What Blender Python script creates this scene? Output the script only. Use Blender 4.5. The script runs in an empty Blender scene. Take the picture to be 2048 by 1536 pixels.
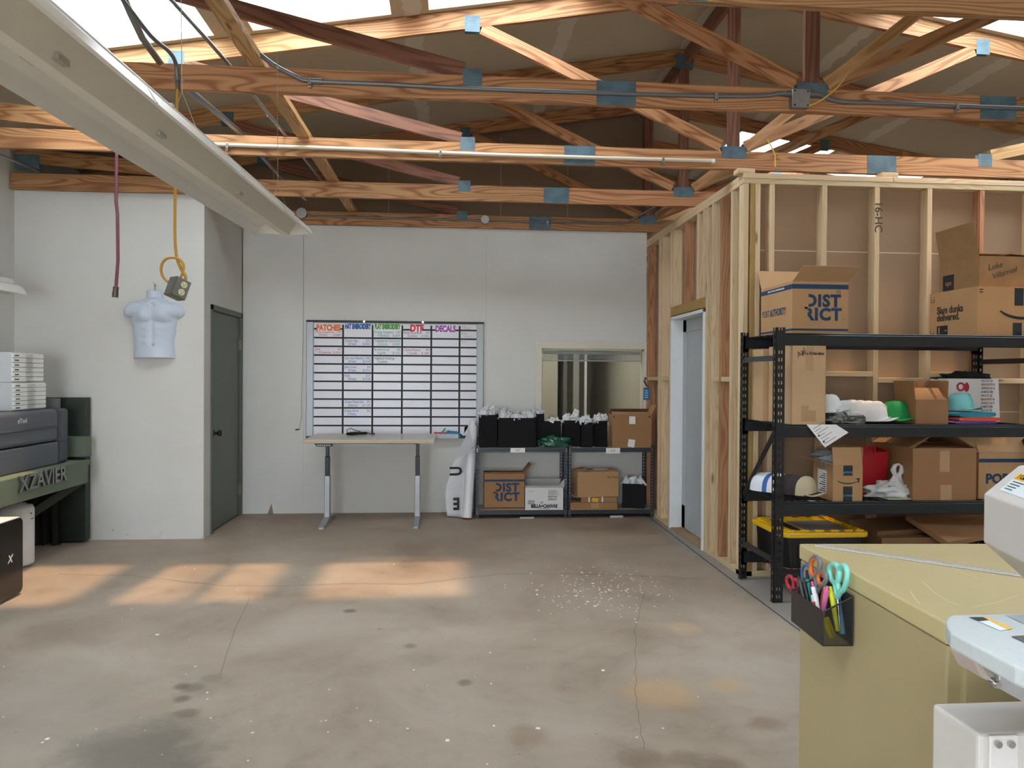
import bpy, bmesh, math, random
from mathutils import Vector, Matrix, Euler, noise
random.seed(7)
R_ = math.radians
SC = bpy.context.scene
COL = SC.collection
# ---------------------------------------------------------------- camera
F = 1500.0; CZ = 1.465; YAW = math.atan(124/F); PIT = 14/F; ROLL = 0.0065
_f = Vector((math.sin(YAW)*math.cos(PIT), math.cos(YAW)*math.cos(PIT), -math.sin(PIT)))
_r0 = Vector((math.cos(YAW), -math.sin(YAW), 0)); _u0 = _r0.cross(_f)
_r = math.cos(ROLL)*_r0 + math.sin(ROLL)*_u0; _u = -math.sin(ROLL)*_r0 + math.cos(ROLL)*_u0
cd = bpy.data.cameras.new('camera'); cam = bpy.data.objects.new('camera', cd); COL.objects.link(cam)
cd.sensor_width = 36.0; cd.lens = F/2048*36; cd.clip_start = .05; cd.clip_end = 200
m3 = Matrix((_r, _u, -_f)).transposed()
cam.matrix_world = Matrix.Translation((0, 0, CZ)) @ m3.to_4x4()
SC.camera = cam
def P(px, py, X=None, Y=None, Z=None):
    """point of the place seen at a pixel of the photograph, on a real plane X=, Y= or Z="""
    d = _f + (px-1024)/F*_r + (768-py)/F*_u
    t = X/d.x if X is not None else Y/d.y if Y is not None else (Z-CZ)/d.z
    return Vector((d.x*t, d.y*t, d.z*t+CZ))
# ---------------------------------------------------------------- world, sun, exposure
w = bpy.data.worlds.new('sky'); SC.world = w; w.use_nodes = True
bg = w.node_tree.nodes['Background']; bg.inputs[0].default_value = (.86, .93, 1, 1); bg.inputs[1].default_value = 15.5
vs = SC.view_settings; vs.view_transform = 'Standard'; vs.look = 'None'; vs.gamma = 1; vs.exposure = -0.12
vs.use_curve_mapping = False
sd = bpy.data.lights.new('sun', 'SUN'); sun = bpy.data.objects.new('sun', sd); COL.objects.link(sun)
sd.energy = 4.2; sd.color = (1, .60, .30); sd.angle = R_(2.4)
sun.rotation_euler = Vector((-.76, .53, -4.1)).to_track_quat('-Z', 'Y').to_euler()
SKY = [(-2.80, -1.69), (-1.42, -.44), (-.17, .95), (3.35, 4.47), (4.74, 5.72), (5.99, 7.10)]   # skylight openings across
BAYS = [(-3.05, -1.95), (-.56, .56), (4.43, 5.53), (8.14, 9.24)]                               # ... and along the roof; first two bays are unseen, added for light
XL, XR, YN, YF, XRIDGE = -3.80, 8.10, -4.0, 14.0, 2.15
def roof_z(x): return 4.52 - .165*abs(x-XRIDGE)
def area(name, loc, rot, sx, sy, energy, color=(1, 1, 1), portal=False):
    l = bpy.data.lights.new(name, 'AREA'); l.shape = 'RECTANGLE'; l.size = sx; l.size_y = sy
    l.energy = energy; l.color = color; l.cycles.is_portal = portal
    o = bpy.data.objects.new(name, l); COL.objects.link(o); o.location = loc; o.rotation_euler = rot
    if portal: o.visible_camera = False
    return o
for i, (x0, x1) in enumerate(SKY):
    for j, (y0, y1) in enumerate(BAYS):
        if j == 3 and i < 3: continue
        xm = (x0+x1)/2; s = -1 if xm > XRIDGE else 1
        area('skylight_portal', (xm, (y0+y1)/2, roof_z(xm)+.30), (0, -s*math.atan(.165), 0), x1-x0+.02, y1-y0+.02, 1, portal=True)
area('rear_opening_portal', (-1.7, YN-.12, 1.3), (R_(90), 0, 0), 2.6, 2.6, 1, portal=True)  # sky portal at the unseen rear opening, added for light
# ---------------------------------------------------------------- materials
def lin(h):
    h = h.lstrip('#'); v = [int(h[i:i+2], 16)/255 for i in (0, 2, 4)]
    return tuple((c/12.92 if c <= .04045 else ((c+.055)/1.055)**2.4) for c in v)+(1,)
class NT:
    def __init__(s, name):
        s.m = bpy.data.materials.new(name); s.m.use_nodes = True; s.t = s.m.node_tree
        s.b = s.t.nodes['Principled BSDF']; s.out = s.t.nodes['Material Output']
    def n(s, typ, ins=None, **kw):
        nd = s.t.nodes.new('ShaderNode'+typ)
        for k, v in kw.items(): setattr(nd, k, v)
        for k, v in (ins or {}).items():
            if hasattr(v, 'is_output') or isinstance(v, bpy.types.NodeSocket): s.t.links.new(v, nd.inputs[k])
            else: nd.inputs[k].default_value = v
        return nd
    def L(s, a, b): s.t.links.new(a, b)
    def ramp(s, fac, stops, interp='LINEAR'):
        r = s.n('ValToRGB', {0: fac}); cr = r.color_ramp; cr.interpolation = interp
        while len(cr.elements) < len(stops): cr.elements.new(.5)
        for e, (p, c) in zip(cr.elements, stops):
            e.position = p; e.color = c if len(c) == 4 else (*c, 1)
        return r.outputs[0]
    def mix(s, fac, a, b, blend='MIX'):
        r = s.n('MixRGB', {0: fac, 1: a, 2: b}, blend_type=blend); return r.outputs[0]
    def math(s, op, a, b=0.0, c=None):
        d = {0: a, 1: b}
        if c is not None: d[2] = c
        return s.n('Math', d, operation=op).outputs[0]
    def bump(s, h, strength=.2, dist=.01):
        b = s.n('Bump', {'Height': h, 'Strength': strength, 'Distance': dist}); s.L(b.outputs[0], s.b.inputs['Normal'])
_M = {}
def M(name, color, rough=.6, metal=0.0, var=0.0, scale=6.0, bump=0.0, bscale=40.0, spec=.5, trans=0.0, alpha=1.0, coat=0.0, sub=None):
    if name in _M: return _M[name]
    t = NT(name); c = lin(color)
    t.b.inputs['Roughness'].default_value = rough; t.b.inputs['Metallic'].default_value = metal
    t.b.inputs['Specular IOR Level'].default_value = spec
    t.b.inputs['Coat Weight'].default_value = coat
    t.b.inputs['Transmission Weight'].default_value = trans; t.b.inputs['Alpha'].default_value = alpha
    tc = t.n('TexCoord')
    nz = t.n('TexNoise', {'Vector': tc.outputs['Object'], 'Scale': scale, 'Detail': 5.0, 'Roughness': .6})
    v = max(var, .03)
    d = tuple(x*(1-v) for x in c[:3])+(1,); l = tuple(min(1, x*(1+v*.6)) for x in c[:3])+(1,)
    t.L(t.ramp(nz.outputs[0], [(.3, d), (.7, l)]), t.b.inputs['Base Color'])
    if bump:
        nb = t.n('TexNoise', {'Vector': tc.outputs['Object'], 'Scale': bscale, 'Detail': 3.0})
        t.bump(nb.outputs[0], bump)
    _M[name] = t.m; return t.m
def wood(name, light, dark, knots='#5a3418', grain=9.0, rnd=.25, rough=.62, contrast=1.0):
    if name in _M: return _M[name]
    t = NT(name); uv = t.n('UVMap').outputs[0]; oi = t.n('ObjectInfo')
    off = t.n('VectorMath', {0: uv, 1: oi.outputs['Random']}, operation='ADD').outputs[0]
    mp = t.n('Mapping', {'Vector': uv, 'Scale': (.9, grain, 1)}).outputs[0]
    wob = t.n('TexNoise', {'Vector': mp, 'Scale': .55, 'Detail': 2.0, 'Distortion': .3})
    sp = t.n('SeparateXYZ', {0: mp})
    # rings: sine of (v + warped noise)
    ph = t.math('ADD', t.math('MULTIPLY', sp.outputs[1], 14.0), t.math('MULTIPLY', wob.outputs[0], 105.0))
    ring = t.math('POWER', t.math('ADD', t.math('MULTIPLY', t.math('SINE', ph), .5), .5), 2.2)
    fine = t.n('TexNoise', {'Vector': t.n('Mapping', {'Vector': uv, 'Scale': (2.5, 160, 1)}).outputs[0], 'Scale': 1.0, 'Detail': 3.0})
    fac = t.math('ADD', t.math('MULTIPLY', ring, .55*contrast), t.math('MULTIPLY', fine.outputs[0], .45))
    col = t.ramp(fac, [(.12, lin(light)), (.85, lin(dark))])
    vor = t.n('TexVoronoi', {'Vector': t.n('Mapping', {'Vector': uv, 'Scale': (2.1, 9.0, 1)}).outputs[0], 'Scale': 1.0, 'Randomness': 1.0})
    kn = t.ramp(vor.outputs['Distance'], [(.06, (1, 1, 1)), (.13, (0, 0, 0))])
    gate = t.math('GREATER_THAN', t.n('SeparateXYZ', {0: vor.outputs['Color']}).outputs[0], .62)
    col = t.mix(t.math('MULTIPLY', t.math('MULTIPLY', kn, gate), .75), col, lin(knots))
    hsv = t.n('HueSaturation', {'Color': col, 'Value': t.math('ADD', t.math('MULTIPLY', oi.outputs['Random'], rnd), 1-rnd*.75),
                               'Hue': t.math('ADD', t.math('MULTIPLY', oi.outputs['Random'], -.012), .506)})
    t.L(hsv.outputs[0], t.b.inputs['Base Color'])
    t.b.inputs['Roughness'].default_value = rough; t.b.inputs['Specular IOR Level'].default_value = .3
    t.bump(fac, .12, .003)
    _M[name] = t.m; return t.m
FIR = wood('fir', '#bf8f64', '#875838', rnd=.30)
FIRL = wood('fir_light', '#d0a677', '#a37649', rnd=.2)
FIRR = wood('fir_red', '#8f6350', '#684438', rnd=.25)
PINE = wood('pine', '#dcc6a4', '#bfa07a', knots='#6a4020', rnd=.18, grain=14, contrast=.7)
PINEO = wood('pine_ochre', '#b08f58', '#94743f', rnd=.1, grain=14, contrast=.6)
TREAT = wood('pine_red', '#b98a68', '#94664a', rnd=.15, grain=12)
# ---------------------------------------------------------------- mesh builder
class MB:
    def __init__(s): s.v = []; s.f = []; s.uv = []; s.sm = []
    def add(s, vs, fs, uvs=None, smooth=False):
        b = len(s.v); s.v += [Vector(x) for x in vs]
        for i, f in enumerate(fs):
            s.f.append([b+k for k in f]); s.sm.append(smooth)
            if uvs: s.uv.append(uvs[i])
            else:
                pts = [Vector(vs[k]) for k in f]
                n = (pts[1]-pts[0]).cross(pts[2]-pts[1]); a = max(range(3), key=lambda q: abs(n[q]))
                o = [q for q in range(3) if q != a]
                s.uv.append([(p[o[0]], p[o[1]]) for p in pts])
        return s
    def box(s, x0, x1, y0, y1, z0, z1, T=None, grain=None):
        vs = [Vector((x, y, z)) for z in (z0, z1) for y in (y0, y1) for x in (x0, x1)]
        fs = [(0, 2, 3, 1), (4, 5, 7, 6), (0, 1, 5, 4), (2, 6, 7, 3), (0, 4, 6, 2), (1, 3, 7, 5)]
        uvs = None
        if grain is not None:
            ru, rv = random.random()*20, random.random()*20; uvs = []
            for f in fs:
                pts = [vs[k] for k in f]; n = (pts[1]-pts[0]).cross(pts[2]-pts[1]); a = max(range(3), key=lambda q: abs(n[q]))
                o = [q for q in range(3) if q != grain and q != a] or [(grain+1) % 3]
                g = grain if grain != a else (a+2) % 3
                if g == o[0]: g = [q for q in range(3) if q not in (a, o[0])][0]
                uvs.append([(p[g]+ru, p[o[0]]+rv) for p in pts])
        if T is not None: vs = [T @ v for v in vs]
        return s.add(vs, fs, uvs)
    def beam(s, a, b, wd, ht, up=(0, 0, 1), cut=None):
        """plank from a to b (centre line), wd across, ht along 'up', grain along its length"""
        a, b = Vector(a), Vector(b); d = (b-a); L = d.length; d.normalize()
        up = Vector(up); sd_ = d.cross(up).normalized(); up = sd_.cross(d).normalized()
        T = Matrix((d, sd_, up)).transposed().to_4x4(); T.translation = a
        return s.box(0, L, -wd/2, wd/2, -ht/2, ht/2, T, grain=0)
    def prism(s, poly, axis, lo, hi, T=None, smooth=False):
        """poly = list of 2D points in the two other axes (in xyz order), extruded along axis"""
        n = len(poly); vs = []
        for c in (lo, hi):
            for (p, q) in poly:
                v = [p, q]; v.insert(axis, c); vs.append(Vector(v))
        fs = [tuple(range(n)), tuple(range(2*n-1, n-1, -1))]+[(i, (i+n), (i+1) % n+n, (i+1) % n) for i in range(n)]
        if T is not None: vs = [T @ v for v in vs]
        return s.add(vs, fs, smooth=smooth)
    def cyl(s, a, b, r, n=12, r2=None, cap=True):
        a, b = Vector(a), Vector(b); d = (b-a).normalized(); r2 = r if r2 is None else r2
        x = d.orthogonal().normalized(); y = d.cross(x)
        vs = [c+(x*math.cos(6.28318*i/n)+y*math.sin(6.28318*i/n))*q for c, q in ((a, r), (b, r2)) for i in range(n)]
        s.add(vs, [(i, (i+1) % n, (i+1) % n+n, i+n) for i in range(n)], smooth=True)
        if cap: s.add(vs, [tuple(range(n-1, -1, -1)), tuple(range(n, 2*n))])
        return s
    def tube(s, pts, r, n=8, closed=False, cap=True):
        pts = [Vector(p) for p in pts]; N = len(pts); vs = []; x = None
        for i, p in enumerate(pts):
            a = pts[i-1] if (i or closed) else p; b = pts[(i+1) % N] if (i < N-1 or closed) else p
            d = (b-a).normalized()
            x = (d.orthogonal() if x is None else (x-d*x.dot(d))).normalized()
            y = d.cross(x); rr = r(i/(N-1)) if callable(r) else r
            vs += [p+(x*math.cos(6.28318*k/n)+y*math.sin(6.28318*k/n))*rr for k in range(n)]
        fs = []
        for i in range(N if closed else N-1):
            j = (i+1) % N
            fs += [(i*n+k, i*n+(k+1) % n, j*n+(k+1) % n, j*n+k) for k in range(n)]
        s.add(vs, fs, smooth=True)
        if cap and not closed: s.add(vs, [tuple(range(n-1, -1, -1)), tuple(range((N-1)*n, N*n))])
        return s
    def grid(s, fn, nu, nv, smooth=True, closeu=False):
        vs = [Vector(fn(i/nu, j/nv)) for j in range(nv+1) for i in range(nu+1)]; k = nu+1
        fs = [(j*k+i, j*k+i+1, (j+1)*k+i+1, (j+1)*k+i) for j in range(nv) for i in range(nu)]
        return s.add(vs, fs, smooth=smooth)
    def lathe(s, prof, n=24, c=(0, 0, 0), T=None):
        c = Vector(c); vs = []
        for (r, z) in prof: vs += [c+Vector((r*math.cos(6.28318*i/n), r*math.sin(6.28318*i/n), z)) for i in range(n)]
        if T is not None: vs = [T @ v for v in vs]
        fs = [(j*n+i, j*n+(i+1) % n, (j+1)*n+(i+1) % n, (j+1)*n+i) for j in range(len(prof)-1) for i in range(n)]
        return s.add(vs, fs, smooth=True)
    def build(s, name, mat, parent=None, bevel=0, solid=0, sub=0, world=False, seg=2, merge=False):
        me = bpy.data.meshes.new(name); me.from_pydata([tuple(v) for v in s.v], [], s.f)
        ul = me.uv_layers.new(name='UVMap'); k = 0
        for p, uvs in zip(me.polygons, s.uv):
            for li, c in zip(p.loop_indices, uvs): ul.data[li].uv = c
        me.polygons.foreach_set('use_smooth', s.sm)
        if merge:
            bm = bmesh.new(); bm.from_mesh(me); bmesh.ops.remove_doubles(bm, verts=bm.verts, dist=1e-5); bm.to_mesh(me); bm.free()
        me.materials.append(mat); me.update()
        o = bpy.data.objects.new(name, me); COL.objects.link(o)
        if parent is not None:
            o.parent = parent
            if world:
                top = parent; mw = Matrix.Identity(4)
                while top is not None: mw = Matrix.LocRotScale(top.location, top.rotation_euler, top.scale) @ mw; top = top.parent
                inv = mw.inverted(); me.transform(inv)
        if solid:
            md = o.modifiers.new('thick', 'SOLIDIFY'); md.thickness = solid; md.offset = 0
        if sub:
            md = o.modifiers.new('sub', 'SUBSURF'); md.levels = sub; md.render_levels = sub
        if bevel:
            md = o.modifiers.new('bev', 'BEVEL'); md.width = bevel; md.segments = seg; md.limit_method = 'ANGLE'; md.angle_limit = R_(40)
            md.harden_normals = False
        return o
def tag(o, label=None, cat=None, group=None, kind=None):
    if label: o['label'] = label
    if cat: o['category'] = cat
    if group: o['group'] = group
    if kind: o['kind'] = kind
    return o
def thing(name, label=None, cat=None, loc=(0, 0, 0), rz=0, group=None, kind=None, rx=0, ry=0):
    o = bpy.data.objects.new(name, None); COL.objects.link(o); o.empty_display_size = .1
    o.location = loc; o.rotation_euler = (rx, ry, rz)
    return tag(o, label, cat, group, kind)
def kids(o): return [c for c in bpy.data.objects if c.parent == o]
def copy_tree(o, loc=None, rz=None, label=None, group=None, parent=None):
    c = o.copy(); COL.objects.link(c); c.parent = parent
    if loc is not None: c.location = loc
    if rz is not None: c.rotation_euler.z = rz
    if label: c['label'] = label
    if group: c['group'] = group
    for k in kids(o): copy_tree(k, parent=c)
    return c
FR = {'F': (R_(90), 0, 0), 'L': (R_(90), 0, R_(-90)), 'R': (R_(90), 0, R_(90)), 'T': (0, 0, 0)}
def text(s, size, mat, parent, loc, face='F', bold=0.0, align='LEFT', extrude=.0006, sx=1.0, name='lettering', shear=0.0, spacing=1.0, rot=None):
    cu = bpy.data.curves.new('t', 'FONT'); cu.body = s; cu.size = size; cu.align_x = align; cu.align_y = 'CENTER'
    cu.offset = bold; cu.extrude = extrude; cu.shear = shear; cu.space_character = spacing; cu.resolution_u = 3
    t = bpy.data.objects.new('t', cu); COL.objects.link(t)
    dg = bpy.context.evaluated_depsgraph_get(); me = bpy.data.meshes.new_from_object(t.evaluated_get(dg))
    bpy.data.objects.remove(t)
    me.transform(Matrix.Scale(sx, 4, (1, 0, 0)))
    me.materials.clear(); me.materials.append(mat)
    o = bpy.data.objects.new(name, me); COL.objects.link(o); o.parent = parent
    o.location = loc; o.rotation_euler = rot if rot else FR[face]
    return o
# ================================================================ SETTING
WHITE = M('painted_drywall', '#d2d2ce', .75, var=.05, scale=1.3, bump=.04, bscale=60)
# --- floor
def floor_mat():
    t = NT('concrete'); tc = t.n('TexCoord'); ob = tc.outputs['Object']
    n1 = t.n('TexNoise', {'Vector': ob, 'Scale': .9, 'Detail': 7.0, 'Roughness': .62, 'Distortion': .4})
    n2 = t.n('TexNoise', {'Vector': ob, 'Scale': 5.0, 'Detail': 8.0, 'Roughness': .7, 'Distortion': .2})
    n3 = t.n('TexNoise', {'Vector': ob, 'Scale': 70.0, 'Detail': 4.0, 'Roughness': .7})
    f = t.math('ADD', t.math('MULTIPLY', n1.outputs[0], .6), t.math('MULTIPLY', n2.outputs[0], .4))
    col = t.ramp(f, [(.36, lin('#7f6f60')), (.46, lin('#9c8f80')), (.54, lin('#aba091')), (.64, lin('#b9b1a6'))])
    col = t.mix(t.math('MULTIPLY', n3.outputs[0], .35), col, lin('#8f8579'))
    # warm brown tint towards the far side, bluish shade painted on the slab by the framed wall
    sp = t.n('SeparateXYZ', {0: ob})
    wob = t.math('MULTIPLY', t.math('SUBTRACT', n2.outputs[0], .5), 1.6)
    w1 = t.ramp(t.math('ADD', t.math('MULTIPLY', sp.outputs[1], .1), wob), [(.25, (0, 0, 0)), (.75, (1, 1, 1))])
    col = t.mix(t.math('MULTIPLY', w1, .34), col, lin('#8a6a52'))
    slab_shade = t.math('GREATER_THAN', sp.outputs[0], 2.02)
    col = t.mix(t.math('MULTIPLY', slab_shade, .5), col, lin('#85878a'))
    # stains with a shape of their own
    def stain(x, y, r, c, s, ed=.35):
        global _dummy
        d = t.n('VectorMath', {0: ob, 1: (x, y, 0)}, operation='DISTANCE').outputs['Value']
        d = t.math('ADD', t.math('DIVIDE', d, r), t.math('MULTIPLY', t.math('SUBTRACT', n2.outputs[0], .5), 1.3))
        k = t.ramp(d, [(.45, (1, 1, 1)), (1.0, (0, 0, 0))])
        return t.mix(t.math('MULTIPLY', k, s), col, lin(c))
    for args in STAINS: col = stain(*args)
    # small dark drops
    v = t.n('TexVoronoi', {'Vector': ob, 'Scale': 3.4})
    sel = t.math('GREATER_THAN', t.n('SeparateXYZ', {0: v.outputs['Color']}).outputs[0], .55)
    sz = t.math('MULTIPLY', t.n('SeparateXYZ', {0: v.outputs['Color']}).outputs[1], .055)
    dr = t.math('LESS_THAN', t.math('ADD', v.outputs['Distance'], t.math('MULTIPLY', t.math('SUBTRACT', n3.outputs[0], .5), .05)), sz)
    col = t.mix(t.math('MULTIPLY', t.math('MULTIPLY', dr, sel), .5), col, lin('#5a5048'))
    v2 = t.n('TexVoronoi', {'Vector': ob, 'Scale': 9.0})
    dr2 = t.math('LESS_THAN', v2.outputs['Distance'], t.math('MULTIPLY', t.n('SeparateXYZ', {0: v2.outputs['Color']}).outputs[2], .045))
    col = t.mix(t.math('MULTIPLY', dr2, .5), col, lin('#4d453e'))
    t.L(col, t.b.inputs['Base Color'])
    t.L(t.ramp(n2.outputs[0], [(.3, (.42, .42, .42)), (.7, (.62, .62, .62))]), t.b.inputs['Roughness'])
    t.b.inputs['Specular IOR Level'].default_value = .45
    t.bump(n3.outputs[0], .06, .004)
    return t.m
def fp(px, py): p = P(px, py, Z=0); return p.x, p.y
STAINS = []
for (px, py, r, c, s) in [(270, 1510, .36, '#55524f', .6), (385, 1375, .07, '#6a6056', .6), (422, 1357, .07, '#7a7064', .5), (362, 1373, .05, '#54493f', .6),
        (365, 1398, .05, '#54493f', .6), (372, 1426, .06, '#6a5e52', .6), (1055, 1470, .10, '#8d7461', .5), (1530, 1448, .09, '#877161', .6),
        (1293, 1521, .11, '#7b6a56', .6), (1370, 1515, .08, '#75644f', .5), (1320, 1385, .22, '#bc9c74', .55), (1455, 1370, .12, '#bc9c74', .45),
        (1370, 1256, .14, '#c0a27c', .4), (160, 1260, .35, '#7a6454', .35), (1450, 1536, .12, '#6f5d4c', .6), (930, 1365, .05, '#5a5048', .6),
        (820, 1292, .05, '#5a5048', .5), (700, 1222, .05, '#4c4540', .7), (60, 1440, .5, '#a09a92', .4)]:
    x, y = fp(px, py); STAINS.append((x, y, r, c, s))
fl = MB().box(XL-.2, XR+.2, YN-3, YF+.2, -.15, 0).build('floor', floor_mat()); tag(fl, kind='structure')
DARKLINE = M('joint_dark', '#3c3834', .9)  # dark colour of the floor cracks and slab joint
def ribbon(pts, wd, z=.0008, jit=0):
    mb = MB(); pts = [Vector((p[0], p[1], 0)) for p in pts]; out = []
    for a, b in zip(pts[:-1], pts[1:]):
        n = max(2, int((b-a).length/.06)) if jit else 1
        for i in range(n): out.append(a.lerp(b, i/n)+Vector((random.uniform(-jit, jit), random.uniform(-jit, jit), 0)))
    out.append(pts[-1])
    for a, b in zip(out[:-1], out[1:]):
        s = (b-a).normalized().cross(Vector((0, 0, 1)))*wd/2
        mb.add([a-s+Vector((0, 0, z)), b-s+Vector((0, 0, z)), b+s+Vector((0, 0, z)), a+s+Vector((0, 0, z))], [(0, 3, 2, 1)])
        mb.add([a-s+Vector((0, 0, 0)), b-s+Vector((0, 0, 0)), b+s+Vector((0, 0, 0)), a+s+Vector((0, 0, 0))], [(0, 1, 2, 3)])
    return mb
ribbon([fp(*q) for q in [(120, 1148), (270, 1152), (380, 1164), (450, 1172), (560, 1172), (700, 1168), (830, 1168), (900, 1160), (1000, 1148), (1200, 1148), (1420, 1158)]], .0035, jit=.012).build('crack', DARKLINE, fl)
ribbon([fp(*q) for q in [(1290, 1180), (1270, 1260), (1272, 1400), (1288, 1500)]], .0014, jit=.006).build('crack', DARKLINE, fl)
ribbon([fp(*q) for q in [(500, 1195), (470, 1260), (440, 1350)]], .0016, jit=.003).build('crack', DARKLINE, fl)
ribbon([(2.02, 2.9), (2.05, 5.3), (2.10, 8.0)], .010, jit=.002).build('slab_joint', DARKLINE, fl)
mb = MB()
for k in range(320):
    if k < 230: px, py = random.gauss(1200, 70), random.gauss(1178, 24)
    else: px, py = random.uniform(0, 1560), random.uniform(1120, 1530)
    if py < 1120 or py > 1535 or px > 1440: continue
    x, y = fp(px, py); s = random.uniform(.0015, .0055) if random.random() < .95 else .009
    an = random.random()*3; T = Matrix.Translation((x, y, 0)) @ Matrix.Rotation(an, 4, 'Z')
    mb.box(-s, s, -s*random.uniform(.4, 1), s, 0, .0012, T)
tag(mb.build('paint_fleck', M('fleck_white', '#e8e6e0', .8)), 'scattered white paint and paper flecks on the concrete floor', 'debris', kind='stuff')
# --- roof lining with skylight openings
def ceil_mat():
    t = NT('ceiling_drywall'); tc = t.n('TexCoord'); ob = tc.outputs['Object']; sp = t.n('SeparateXYZ', {0: ob})
    nz = t.n('TexNoise', {'Vector': ob, 'Scale': 7.0, 'Detail': 4.0}); big = t.n('TexNoise', {'Vector': ob, 'Scale': .8, 'Detail': 2.0})
    u = t.math('DIVIDE', t.math('ADD', t.math('SUBTRACT', sp.outputs[0], .93), t.math('MULTIPLY', t.math('SUBTRACT', nz.outputs[0], .5), .10)), 1.22)
    fr = t.math('ABSOLUTE', t.math('SUBTRACT', t.math('FRACT', t.math('ADD', u, .5)), .5))
    seam = t.ramp(fr, [(.045, (1, 1, 1)), (.056, (0, 0, 0))])
    base = t.ramp(big.outputs[0], [(.3, lin('#aa9c85')), (.7, lin('#b8ab95'))])
    t.L(t.mix(t.math('MULTIPLY', seam, .7), base, lin('#cfcabd')), t.b.inputs['Base Color']); t.b.inputs['Roughness'].default_value = .85
    return t.m
CEIL = ceil_mat()
xs = sorted({XL, XRIDGE, XR, *[a for s in SKY for a in s]}); ys = sorted({YN, YF, *[a for b in BAYS for a in b]})
def is_hole(x, y):
    for i, (a, b) in enumerate(SKY):
        for j, (c, d) in enumerate(BAYS):
            if a < x < b and c < y < d and not (j == 3 and i < 3): return True
    return False
mb = MB()
for x0, x1 in zip(xs[:-1], xs[1:]):
    for y0, y1 in zip(ys[:-1], ys[1:]):
        if is_hole((x0+x1)/2, (y0+y1)/2): continue
        v = [(x, y, roof_z(x)+dz) for dz in (0.001, .05) for x, y in ((x0, y0), (x1, y0), (x1, y1), (x0, y1))]
        mb.add(v, [(0, 3, 2, 1), (4, 5, 6, 7), (0, 1, 5, 4), (1, 2, 6, 5), (2, 3, 7, 6), (3, 0, 4, 7)])
tag(mb.build('ceiling', CEIL), kind='structure')
SHAFT = M('skylight_shaft', '#e9ebea', .9, var=.06, scale=30, bump=.1)
def glass_mat():
    t = NT('clear_glass'); tr = t.n('BsdfTransparent', {0: (.93, .96, .95, 1)}); gl = t.n('BsdfGlossy', {'Roughness': .03})
    mx = t.n('MixShader', {0: t.math('ADD', t.math('MULTIPLY', t.math('POWER', t.n('LayerWeight', {0: .5}).outputs['Facing'], 5.0), .6), .03), 1: tr.outputs[0], 2: gl.outputs[0]})
    t.L(mx.outputs[0], t.out.inputs[0]); return t.m
GLASS = glass_mat()
nsky = 0
for i, (x0, x1) in enumerate(SKY):
    for j, (y0, y1) in enumerate(BAYS):
        if j == 3 and i < 3: continue
        nsky += 1; e = .03
        r = thing('window_%d' % (nsky+1), kind='structure', loc=((x0+x1)/2, (y0+y1)/2, roof_z((x0+x1)/2)))
        m = MB(); H = .24
        for a, b, c, d in ((x0-e, x0, y0-e, y1+e), (x1, x1+e, y0-e, y1+e), (x0, x1, y0-e, y0), (x0, x1, y1, y1+e)):
            v = [(x, y, roof_z(x)+(.05 if dz == 0 else H)) for dz in (0, 1) for x, y in ((a, c), (b, c), (b, d), (a, d))]
            m.add(v, [(0, 3, 2, 1), (4, 5, 6, 7), (0, 1, 5, 4), (1, 2, 6, 5), (2, 3, 7, 6), (3, 0, 4, 7)])
        m.build('shaft', SHAFT, r, world=True)
        m = MB(); v = [(x, y, roof_z(x)+H+.002) for x, y in ((x0-e, y0-e), (x1+e, y0-e), (x1+e, y1+e), (x0-e, y1+e))]
        m.add(v, [(0, 3, 2, 1)])
        m.build('pane', GLASS, r, world=True)
# --- outer shell
GYP = M('bare_drywall', '#84705c', .85, var=.05, scale=1.0)
GYPB = M('drywall_paper', '#9c8268', .8, var=.05, scale=1.2)
def slopewall(y0, y1, z0, x0, x1, name, mat, kind='structure'):
    m = MB(); xs_ = sorted({x0, x1, *([XRIDGE] if x0 < XRIDGE < x1 else [])})
    for a, b in zip(xs_[:-1], xs_[1:]):
        v = [(a, y0, z0), (b, y0, z0), (b, y0, roof_z(b)), (a, y0, roof_z(a)), (a, y1, z0), (b, y1, z0), (b, y1, roof_z(b)), (a, y1, roof_z(a))]
        m.add(v, [(0, 1, 2, 3), (5, 4, 7, 6), (0, 4, 5, 1), (3, 2, 6, 7), (0, 3, 7, 4), (1, 5, 6, 2)])
    return tag(m.build(name, mat), kind=kind)
WY = 8.12
tag(MB().box(XL-.12, XL, YN, YF, 0, roof_z(XL)+.03).build('wall_left', WHITE), kind='structure')
tag(MB().box(XR, XR+.12, YN, YF, 0, roof_z(XR)+.03).build('wall_right', WHITE), kind='structure')
slopewall(YF, YF+.1, 0, XL, XR, 'wall_far', WHITE)
slopewall(YN-.1, YN, 3.3, XL, XR, 'wall_near', WHITE)
m = MB().box(XL, -3.0, YN-.1, YN, 0, 3.3).box(-.4, XR, YN-.1, YN, 0, 3.3).box(-3.0, -.4, YN-.1, YN, 2.6, 3.3)  # gap in the unseen near wall, added to let sky light in
tag(m.build('wall_near_side', WHITE), kind='structure')
gable = slopewall(WY+.12, WY+.18, 3.05, XL, 2.20, 'wall_gable', GYP)
MB().box(2.13, 2.22, WY+.03, WY+.119, 3.06, 4.40, grain=2).build('post', FIRR, gable)
for x in (-1.9, -.68, .54, 1.28): MB().box(x, x+.008, WY+.117, WY+.12, 3.2, roof_z(x)-.15).build('seam', M('seam_tape', '#a49c90', .8), gable)
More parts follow.
